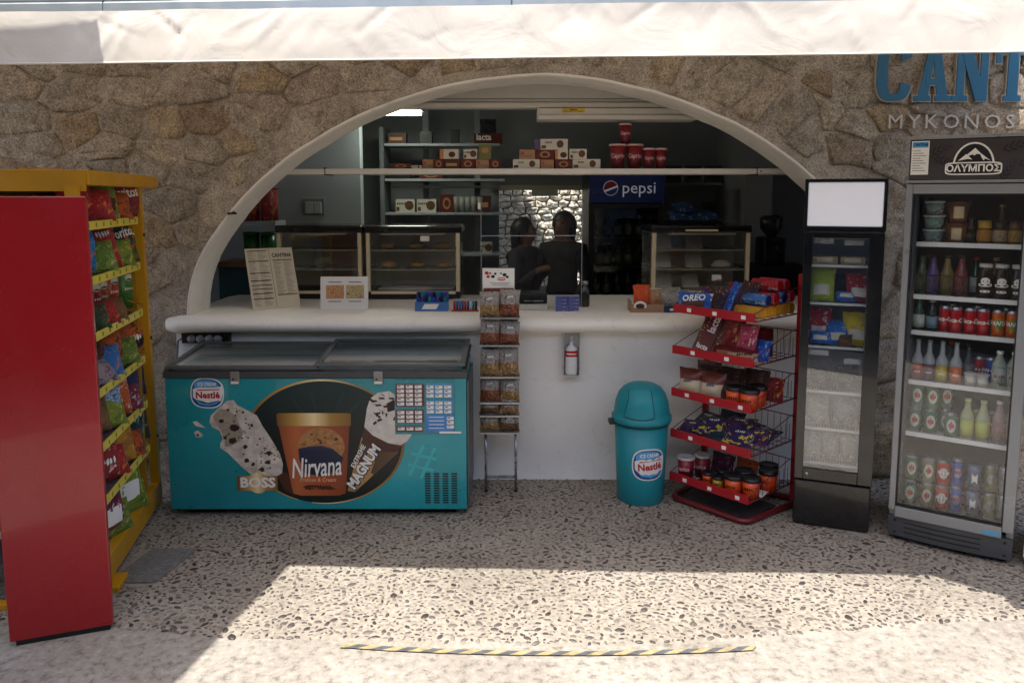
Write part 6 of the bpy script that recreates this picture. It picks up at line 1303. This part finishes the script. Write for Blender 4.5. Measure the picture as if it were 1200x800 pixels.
for i, (k, u, v, m_, w_, h, rx, lab, pch) in enumerate(((1, .095, .09, IG, .11, .15, -12, 'yellow green frozen bag with a round white label', LBW), (1, .20, .16, CLD, .12, .12, -10, 'dark frozen bag in the middle of the second freezer shelf', None), (1, .265, .09, IR, .10, .13, -12, 'red frozen bag with a white label on the second freezer shelf', LBW), (1, .21, .07, IBL, .09, .05, -40, 'blue frozen bag lying flat on the second freezer shelf', LBW),
    (2, .09, .12, IR, .11, .16, -10, 'red frozen bag with white labels on the third freezer shelf', LBW), (2, .10, .07, IBL, .10, .06, -30, 'small blue frozen bag lying before the red one', LBW), (2, .18, .09, IBL, .11, .11, -16, 'blue frozen bag in the middle of the third freezer shelf', LBW), (2, .265, .10, IYE, .11, .15, -10, 'yellow frozen bag on the third freezer shelf', LBW), (2, .215, .06, TNF, .06, .055, -20, 'small tan frozen bag beside the yellow one', None),
    (3, .10, .10, CLD, .12, .15, -10, 'clear frosted bag on the fourth freezer shelf, hinge side', None), (3, .23, .10, CLD, .12, .13, -12, 'clear frosted bag on the fourth freezer shelf, handle side', None), (4, .10, .10, CLR, .12, .15, -10, 'frosted white bag on the fifth freezer shelf, hinge side', None), (4, .235, .12, CLR, .12, .15, -10, 'frosted white bag on the fifth freezer shelf, handle side', None), (5, .08, .10, CLR, .09, .14, -8, 'frosted white bag at the bottom, hinge side', None), (5, .17, .10, CLR, .09, .145, -8, 'frosted white bag at the bottom, in the middle', None), (5, .26, .10, CLR, .09, .14, -8, 'frosted white bag at the bottom, handle side', None))): bput(bag(w_, h, .06, m_, None, None, .2, .6, 70 + i, pch), k, u, v, 'frozen_bag', lab, 'frozen bag', rnd.uniform(-8, 8), rx, .008 if rx < -20 else .002)

# ------------------------------------------------------------------ inside the drinks fridge
def sput(p, k, u, v, name, lab, cat, rz=6, dz=0.0): put(p, name, lab, cat, SF_ @ TR(u, v + .03, (SZ + [.165])[k] + .0005 + dz - (.006 if k < 5 else 0), rz), 'goods in the drinks fridge')
YT = tub(.034, .045, .062, foil('yogurt_print', '7d9c98', '5a7c78', 'b8c4c0', 2.4), pm('yogurt_lid', 'a4b0ae', .3), None, None, .03, .006)
YR = tub(.034, .045, .062, foil('yogurt_red', '7d9c98', '9a4a4a', 'b8c4c0', 2.4), pm('yogurt_lid'), None, None, .03, .006)
for i, lab in enumerate(('lowest teal yogurt tub of the stack on the top fridge shelf', 'middle teal yogurt tub of the stack', 'topmost teal yogurt tub of the stack')): sput((YT, YT, YR)[i], 0, .105, .12, 'yogurt_tub', lab, 'yogurt tub', 8 * i, .0685 * i)
BT = tub(.034, .046, .095, pm('dessert_brown', '7a4a24', .35, 0, .2, 6), pm('dessert_rim', '54301a', .4), '~', BRN, .03, .006); 
for i, lab in enumerate(('lower brown dessert tub with a cream label', 'upper brown dessert tub standing on the other one')): sput(BT + [("tub_label", MB().grid(lambda a, b: wrapf(.034, .046, .095, 0, .001)((a - .5) * .045, .022 + .055 * b), 6, 2).mesh("tub_label", pm('label_cream', 'c9b894', .5)))], 0, .205, .12, 'dessert_tub', lab, 'dessert tub', 8 * i, .1015 * i)
DKB = pm('dark_glass', '16110f', .12, 0, .3, 20); JB = [('jar_yellow', 'b08a2a', 'b8862a'), ('jar_black', '1a1512', 'b0a084'), ('jar_brown_cap', '5a3a20', 'b08a44'), ('jar_tan', '6a4a24', 'b89a54')]
sput(bottle(.026, .13, DKB, pm('dark_label', '2c2422', .5), BLK, .5, .6), 0, .262, .12, 'sauce_bottle', 'small dark bottle beside the brown dessert tubs', 'bottle')
for i, (n_, cc_, lc_) in enumerate(JB):
    p = [("jar_body", MB().lathe([(0, 0), (.030, 0), (.031, .02), (.031, .07), (.026, .078)], 14, [0, 0, 1, 0]).mesh("jar_body", [pm(n_ + '_glass', '6a4a26', .2, 0, .3, 25), foil(n_ + '_label', lc_, '8a6a3a', '4a2e1a', 5)])), ("lid", MB().lathe([(.028, .0785), (.028, .115), (0, .115)], 14).mesh("lid", pm(n_ + '_cap', cc_, .4)))]
    sput(p, 0, .318 + .062 * i, .10, 'spread_jar', ('jar with a yellow lid', 'jar with a black lid', 'jar with a brown lid', 'jar with a tan lid')[i] + ' on the top fridge shelf', 'jar')
for i, (cc_, u) in enumerate((('3a4a2a', .065), ('4a3a6a', .115), ('6a5a2a', .175), ('6a2a2e', .235))):
    sput(bottle(.029, .20, pm('juice_' + cc_, cc_, .15, 0, .4, 20), foil('juice_label_' + cc_, cc_, '2a2622', '8a8478', 5), BLK, .45, .58), 1, u, .11, 'juice_bottle', 'slim dark juice bottle ' + ('by the fridge wall', 'with violet print', 'with yellow print', 'with red print') [i] + ' on the second fridge shelf', 'bottle')
p = [("jar_body", (lambda a: (a.lathe([(0, 0), (.034, 0), (.036, .02), (.036, .09), (.026, .135), (.026, .15)], 14), a.poly(ell(0, .088, .020, .017, 12), wrapf(.036), 1), a.poly(sup(0, .070, .030, .008, 3, 14), wrapf(.036, off=.0014), 1), a.poly(sup(0, .040, .022, .006, 3, 14), wrapf(.036), 1), a)[-1])(MB()).mesh("jar_body", [pm('coffee_glass', '2a1f18', .15, 0, .2), WHT])), ("lid", MB().lathe([(.028, .151), (.028, .168), (0, .168)], 14).mesh("lid", pm('lid_white')))]
for u, lab in ((.335, 'dark coffee bottle with white print, first of the three'), (.40, 'dark coffee bottle with white print, middle of the three'), (.465, 'dark coffee bottle with white print, nearest the door edge')): sput(p, 1, u, .10, 'coffee_bottle', lab, 'bottle', 4)
GRB = pm('green_glass', '12402a', .12, 0, .2); sput(bottle(.028, .165, GRB, pm('green_label', 'b8bcb0', .5), pm('green_cap', '2a5a3a', .4), .45, .6), 2, .065, .10, 'water_bottle', 'green glass bottle with a pale label by the fridge wall', 'bottle'); sput(bottle(.028, .155, pm('dark_green_glass', '0e2620', .12, 0, .2), pm('grey_label', '6f8a94', .4), CH, .5, .6), 2, .122, .11, 'water_bottle', 'dark green bottle with a grey label beside the red cans', 'bottle')
CC = pm('can_red', 'a80f1a', .28, 0, .06, 6); OC = pm('can_orange', 'c05a14', .3, 0, .08, 6)
for i, u in enumerate((.178, .226, .285, .338)): sput(can(.027, .132, CC, 'Coca-Cola', WHT, .030), 2, u, .09 + .02 * (i in (0,)), 'drink_can', 'red drink can ' + ('next to the dark green bottle', 'second from the dark green bottle', 'second from the orange cans', 'next to the orange cans')[i], 'can', 4 + 6 * i)
for i, u in enumerate((.398, .455)): sput(can(.027, .132, OC, 'FANTA', WHT, .028, 0, pm('fanta_blue', '6a8a34', .4)), 2, u, .09, 'drink_can', ('orange drink can beside the red cans', 'orange drink can nearest the door edge')[i], 'can', 5)
CG = pm('clear_bottle', '9aa0a0', .12, 0, .15)
for i, (cc_, u) in enumerate((('a8382c', .072), ('5a2a44', .122), ('b8a02c', .178), ('c2662c', .238))): sput(bottle(.027, .205, CG, pm('mixer_' + cc_, cc_, .25, 0, .1), pm('cap_grey', '8a8c8c', .4), .36, .52, '~', WHT, .014, (.03, .42)), 3, u, .10, 'mixer_bottle', ('red', 'purple', 'yellow', 'orange')[i] + ' drink bottle with a clear neck on the fourth fridge shelf', 'bottle')
sput(bottle(.026, .19, pm('smoky_bottle', '4a4c4c', .12), pm('smoky_label', '6a6c6a', .4), BLK, .36, .52), 3, .285, .17, 'mixer_bottle', 'smoky clear bottle behind the white cups', 'bottle')
for u, lab in ((.302, 'white yogurt cup nearest the orange bottle'), (.352, 'white yogurt cup nearest the aloe bottles')): sput(tub(.022, .026, .062, pm('cup_white', 'c4c4b8', .4, 0, .08), pm('lid_white'), None, None, .03, .004), 3, u, .09, 'yogurt_cup', lab, 'cup')
for u, lab in ((.415, 'aloe drink bottle with a white cap beside the yogurt cups'), (.475, 'aloe drink bottle with a white cap nearest the door edge')): sput(bottle(.030, .185, pm('aloe_clear', '9aa898', .2, 0, .15, 20), foil('aloe_label', 'b8beb4', '8a9488', '4a6a4a', 3), WHT, .42, .66, 'ALOE', pm('aloe_red', '8a2a30', .4), .022, (.12, .6)), 3, u, .09, 'aloe_bottle', lab, 'bottle')
BRc = pm('beer_green', '3a6a4a', .25, 0, .1); RL = pm('round_label', 'c4c4bc', .4)
def beer(m_): 
    a = can(.029, .125, m_, None, None, .03, 0, RL)
    return a
def star(m_):
    al = pm('aluminium'); a = MB().lathe([(.023, 0), (.029, .008), (.029, .113), (.024, .123), (.024, .125), (.022, .121), (0, .121)], 14, [1, 0, 1, 1, 1, 1]); a.poly(ell(0, .062, .021, .034, 14), wrapf(.029), 2); a.poly([(0, .088), (.006, .066), (.015, .058), (.004, .052), (-.004, .040), (-.006, .056), (-.014, .062), (-.006, .068)], wrapf(.029, off=.0016), 3)
    return [("can", a.mesh("can", [m_, al, RL, RED]))]
SB = star(BRc)
for i, (u, v, dz, lab) in enumerate(((.075, .10, 0, 'green beer can with a round label, bottom row by the fridge wall'), (.145, .10, 0, 'green beer can with a round label, bottom row, second from the wall'), (.235, .08, 0, 'green beer can with a round label, bottom row, beside the lemon bottles'), (.080, .10, .1255, 'green beer can stacked on the one by the fridge wall'), (.148, .10, .1255, 'green beer can stacked on the second one'), (.205, .14, .1255, 'green beer can of the upper row beside the lemon bottles'))):
    if dz and u > .2: sput(SB, 4, .205, .15, 'beer_can', 'green beer can under the upper one behind the lemon bottles', 'can')
    sput(SB, 4, u, v + (.01 if u > .2 and dz else 0), 'beer_can', lab, 'can', 6, dz)
for i, u in enumerate((.30, .365)): sput(bottle(.029, .20, pm('lemon_glass', 'a8b08a', .15, 0, .2), pm('lemon_label', ('b8c05a', 'b0b49a')[i], .4), pm('lemon_cap', 'c0c48a', .4), .45, .6), 4, u, .09, 'lemon_bottle', ('lemon drink bottle with a yellow label', 'lemon drink bottle with a pale label')[i], 'bottle')
for i, u in enumerate((.43, .478)): sput(bottle(.028, .205, pm('rose_glass', '9a8480', .15, 0, .2), foil('rose_label', 'a87a74', '8a6a64', 'c4b4ae', 4), WHT, .45, .6), 4, u, .10 + .02 * i, 'juice_bottle', ('rose drink bottle beside the lemon ones', 'rose drink bottle nearest the door edge')[i], 'bottle')
RC = pm('can_scarlet', 'b0241c', .28, 0, .08); BCN = pm('can_blue', '34489a', .28, 0, .1); SLC = pm('can_silver', '8a8e94', .3, .3, .08); GDC = pm('can_green_gold', '7a7a54', .3, .2, .1)
BOT = [(.075, SB, 'green beer can'), (.150, star(GDC), 'gold and green beer can'), (.215, can(.029, .125, RC, '~', WHT, .03, 0, RL), 'scarlet can'), (.275, can(.025, .135, BCN, '~', RED, .03, 0, SLC), 'blue and silver can'), (.345, [("can", (lambda a: (a.lathe([(0, 0), (.029, .006), (.029, .12), (.02, .125), (0, .122)], 14), a.poly([(-.012, .04), (.012, .04), (.012, .085), (-.012, .085)], wrapf(.029), 1), a)[-1])(MB()).mesh("can", [pm('can_steel_blue', '6a7288', .28, .2, .08), WHT]))], 'steel blue can with a white label'), (.415, can(.027, .13, GDC, None, None, .03, 0, SLC), 'pale gold can'), (.472, can(.027, .13, SLC, None, None, .03, 0, GRY), 'silver can')]
for i, (u, p, lab) in enumerate(BOT):
    sput(p, 5, u, .08, 'drink_can', lab + ' in the bottom row of the fridge', 'can', 5)
    sput(p, 5, u, .08, 'drink_can', lab + ' stacked on its twin at the bottom', 'can', 9, .1355 if i in (3, 5, 6) else .1265)
# second row of goods standing behind the front ones
AM = pm('amber_glass', '5a2c10', .12, 0, .2); CB = can(.027, .132, pm('can_deep_blue', '1c3c9a', .28, 0, .08), '~', WHT, .032); CY = can(.027, .132, pm('can_yellow', 'c8a020', .28, 0, .08), '~', NAVY, .028); CGn = can(.027, .132, pm('can_leaf_green', '2a7a3a', .28, 0, .08), '~', WHT, .03); CRr = can(.027, .132, CC, '~', WHT, .032)
ab = bottle(.027, .19, AM, pm('amber_label', 'c0a060', .4), GOLD, .4, .55); gb2 = bottle(.027, .19, GRB, pm('green_label'), RED, .4, .55)
for k, u, v, p, nm, lab in ((0, .15, .22, ab, 'drink_bottle', 'amber bottle in the second row of the top fridge shelf'), (0, .38, .20, ab, 'drink_bottle', 'amber bottle behind the spread jars'), (1, .29, .18, gb2, 'drink_bottle', 'green bottle with a red cap in the gap of the second fridge shelf'), (1, .09, .22, ab, 'drink_bottle', 'amber bottle behind the slim juice bottles'), (1, .37, .21, ab, 'drink_bottle', 'amber bottle behind the coffee bottles'),
    (2, .20, .20, CB, 'drink_can', 'blue drink can behind the red cans'), (2, .31, .20, CY, 'drink_can', 'yellow drink can behind the red cans'), (2, .43, .20, CGn, 'drink_can', 'green drink can behind the orange cans'), (3, .33, .20, CRr, 'drink_can', 'red can behind the white yogurt cups'), (3, .38, .20, CB, 'drink_can', 'blue can behind the white yogurt cups'), (3, .205, .20, gb2, 'drink_bottle', 'green bottle behind the yellow and orange drink bottles'),
    (4, .11, .20, gb2, 'drink_bottle', 'green bottle behind the beer cans'), (4, .335, .19, CY, 'drink_can', 'yellow can between the two lemon bottles'), (4, .40, .19, CRr, 'drink_can', 'red can behind the rose bottles'), (5, .11, .20, CGn, 'drink_can', 'green can behind the bottom row of the fridge'), (5, .31, .20, CRr, 'drink_can', 'red can behind the bottom row of the fridge'), (5, .38, .20, CB, 'drink_can', 'blue can behind the bottom row of the fridge'), (5, .445, .20, CY, 'drink_can', 'yellow can behind the bottom row of the fridge')): sput(p, k, u, v, nm, lab, nm.split('_')[1])
# more packets filling the gaps of the yellow stand and the red rack
EXC = [('scarlet', RDF), ('blue', BLF), ('orange', ORF), ('green', GRN), ('white and blue', BWF), ('lime', LGR), ('mustard', MUS), ('magenta', MGN)]
for k in range(7):
    for j, (u, v, h) in enumerate(((.13, .06, .13), (.40, .055, .12), (.40, .24, .19), (.14, .26, .19))):
        if k == 2 and j != 2: continue
        c, m_ = EXC[(k * 3 + j * 2 + (k > 3)) % 8]
        yput(bag(.15 if j < 2 else .2, h, .05, m_, None, None, .2, .6, 100 + k * 4 + j), k, u, v, 'crisp_bag', ('small ' if j < 2 else '') + c + ' crisp bag ' + ('at the front near the panel on the ', 'at the front in the middle of the ', 'standing at the back of the ', 'at the back near the panel on the ')[j] + ('top', 'second', 'third', 'fourth', 'fifth', 'sixth', 'bottom')[k] + ' yellow shelf', 'crisp bag', -30, -16)
CRB = foil('bar_red_gold', '7a1420', '5a0c14', 'b08a3a', 2.2)
for i, (k, u, v, w_, h, m_, rz, rx, dz, nm, lab) in enumerate(((0, .10, .20, .17, .12, foil('cookie_purple', '4a2468', '3a1a54', 'b8a8c8', 2), 6, -25, 0, 'cookie_pack', 'purple cookie pack standing behind the blue one'), (0, .16, .13, .10, .14, BRW, 4, -16, 0, 'chocolate_bar', 'wide brown bar standing beside the blue cookie pack'), (0, .24, .24, .16, .16, CRB, 0, -16, 0, 'cookie_pack', 'red and gold cookie pack at the back of the top shelf'),
    (1, .29, .10, .10, .16, CRB, 10, -24, .05, 'chocolate_bar', 'red and gold bar leaning before the plain dark red box'), (1, .38, .10, .11, .15, foil('bar_pink', 'a83a54', '7a1c30', 'd8b0a8', 2), 6, -26, .05, 'chocolate_bar', 'pinkish bar leaning before the plain dark red box'), (1, .44, .14, .10, .12, BRB, 8, -30, 0, 'chocolate_bar', 'bright blue bar at the open end of the second shelf'),
    (2, .30, .07, .10, .12, MDK, 6, -14, 0, 'biscuit_bag', 'small dark brown bag wedged beside the orange tubs'), (2, .06, .24, .15, .16, MIN, 6, -10, 0, 'biscuit_bag', 'cream biscuit bag standing at the back of the third shelf'), (2, .45, .27, .12, .13, CRB, 0, -12, 0, 'biscuit_bag', 'red and gold bag behind the orange tubs of the third shelf'),
    (3, .14, .05, .15, .11, YVB, -6, -58, .03, 'snack_bag', 'yellow and violet snack bag hanging over the front corner'), (3, .44, .12, .15, .11, VIO, 12, -50, .03, 'snack_bag', 'violet snack bag standing up at the end of the fourth shelf'), (3, .20, .24, .16, .13, TLB, 0, -30, .01, 'snack_bag', 'teal and black snack bag leaning at the back of the fourth shelf'),
    (4, .16, .26, .15, .12, foil('bag_plum', '5a1c3a', '3a1028', '9a6a8a', 2), 0, -12, 0, 'snack_bag', 'plum snack bag standing at the back of the lowest shelf'), (4, .30, .28, .14, .12, ORF, 0, -12, 0, 'snack_bag', 'orange snack bag standing at the back of the lowest shelf'))): rput(bag(w_, h, .045, m_, None, None, .2, .6, 200 + i), k, u, v, nm, lab, nm.replace('_', ' '), rz, rx, 0, dz)
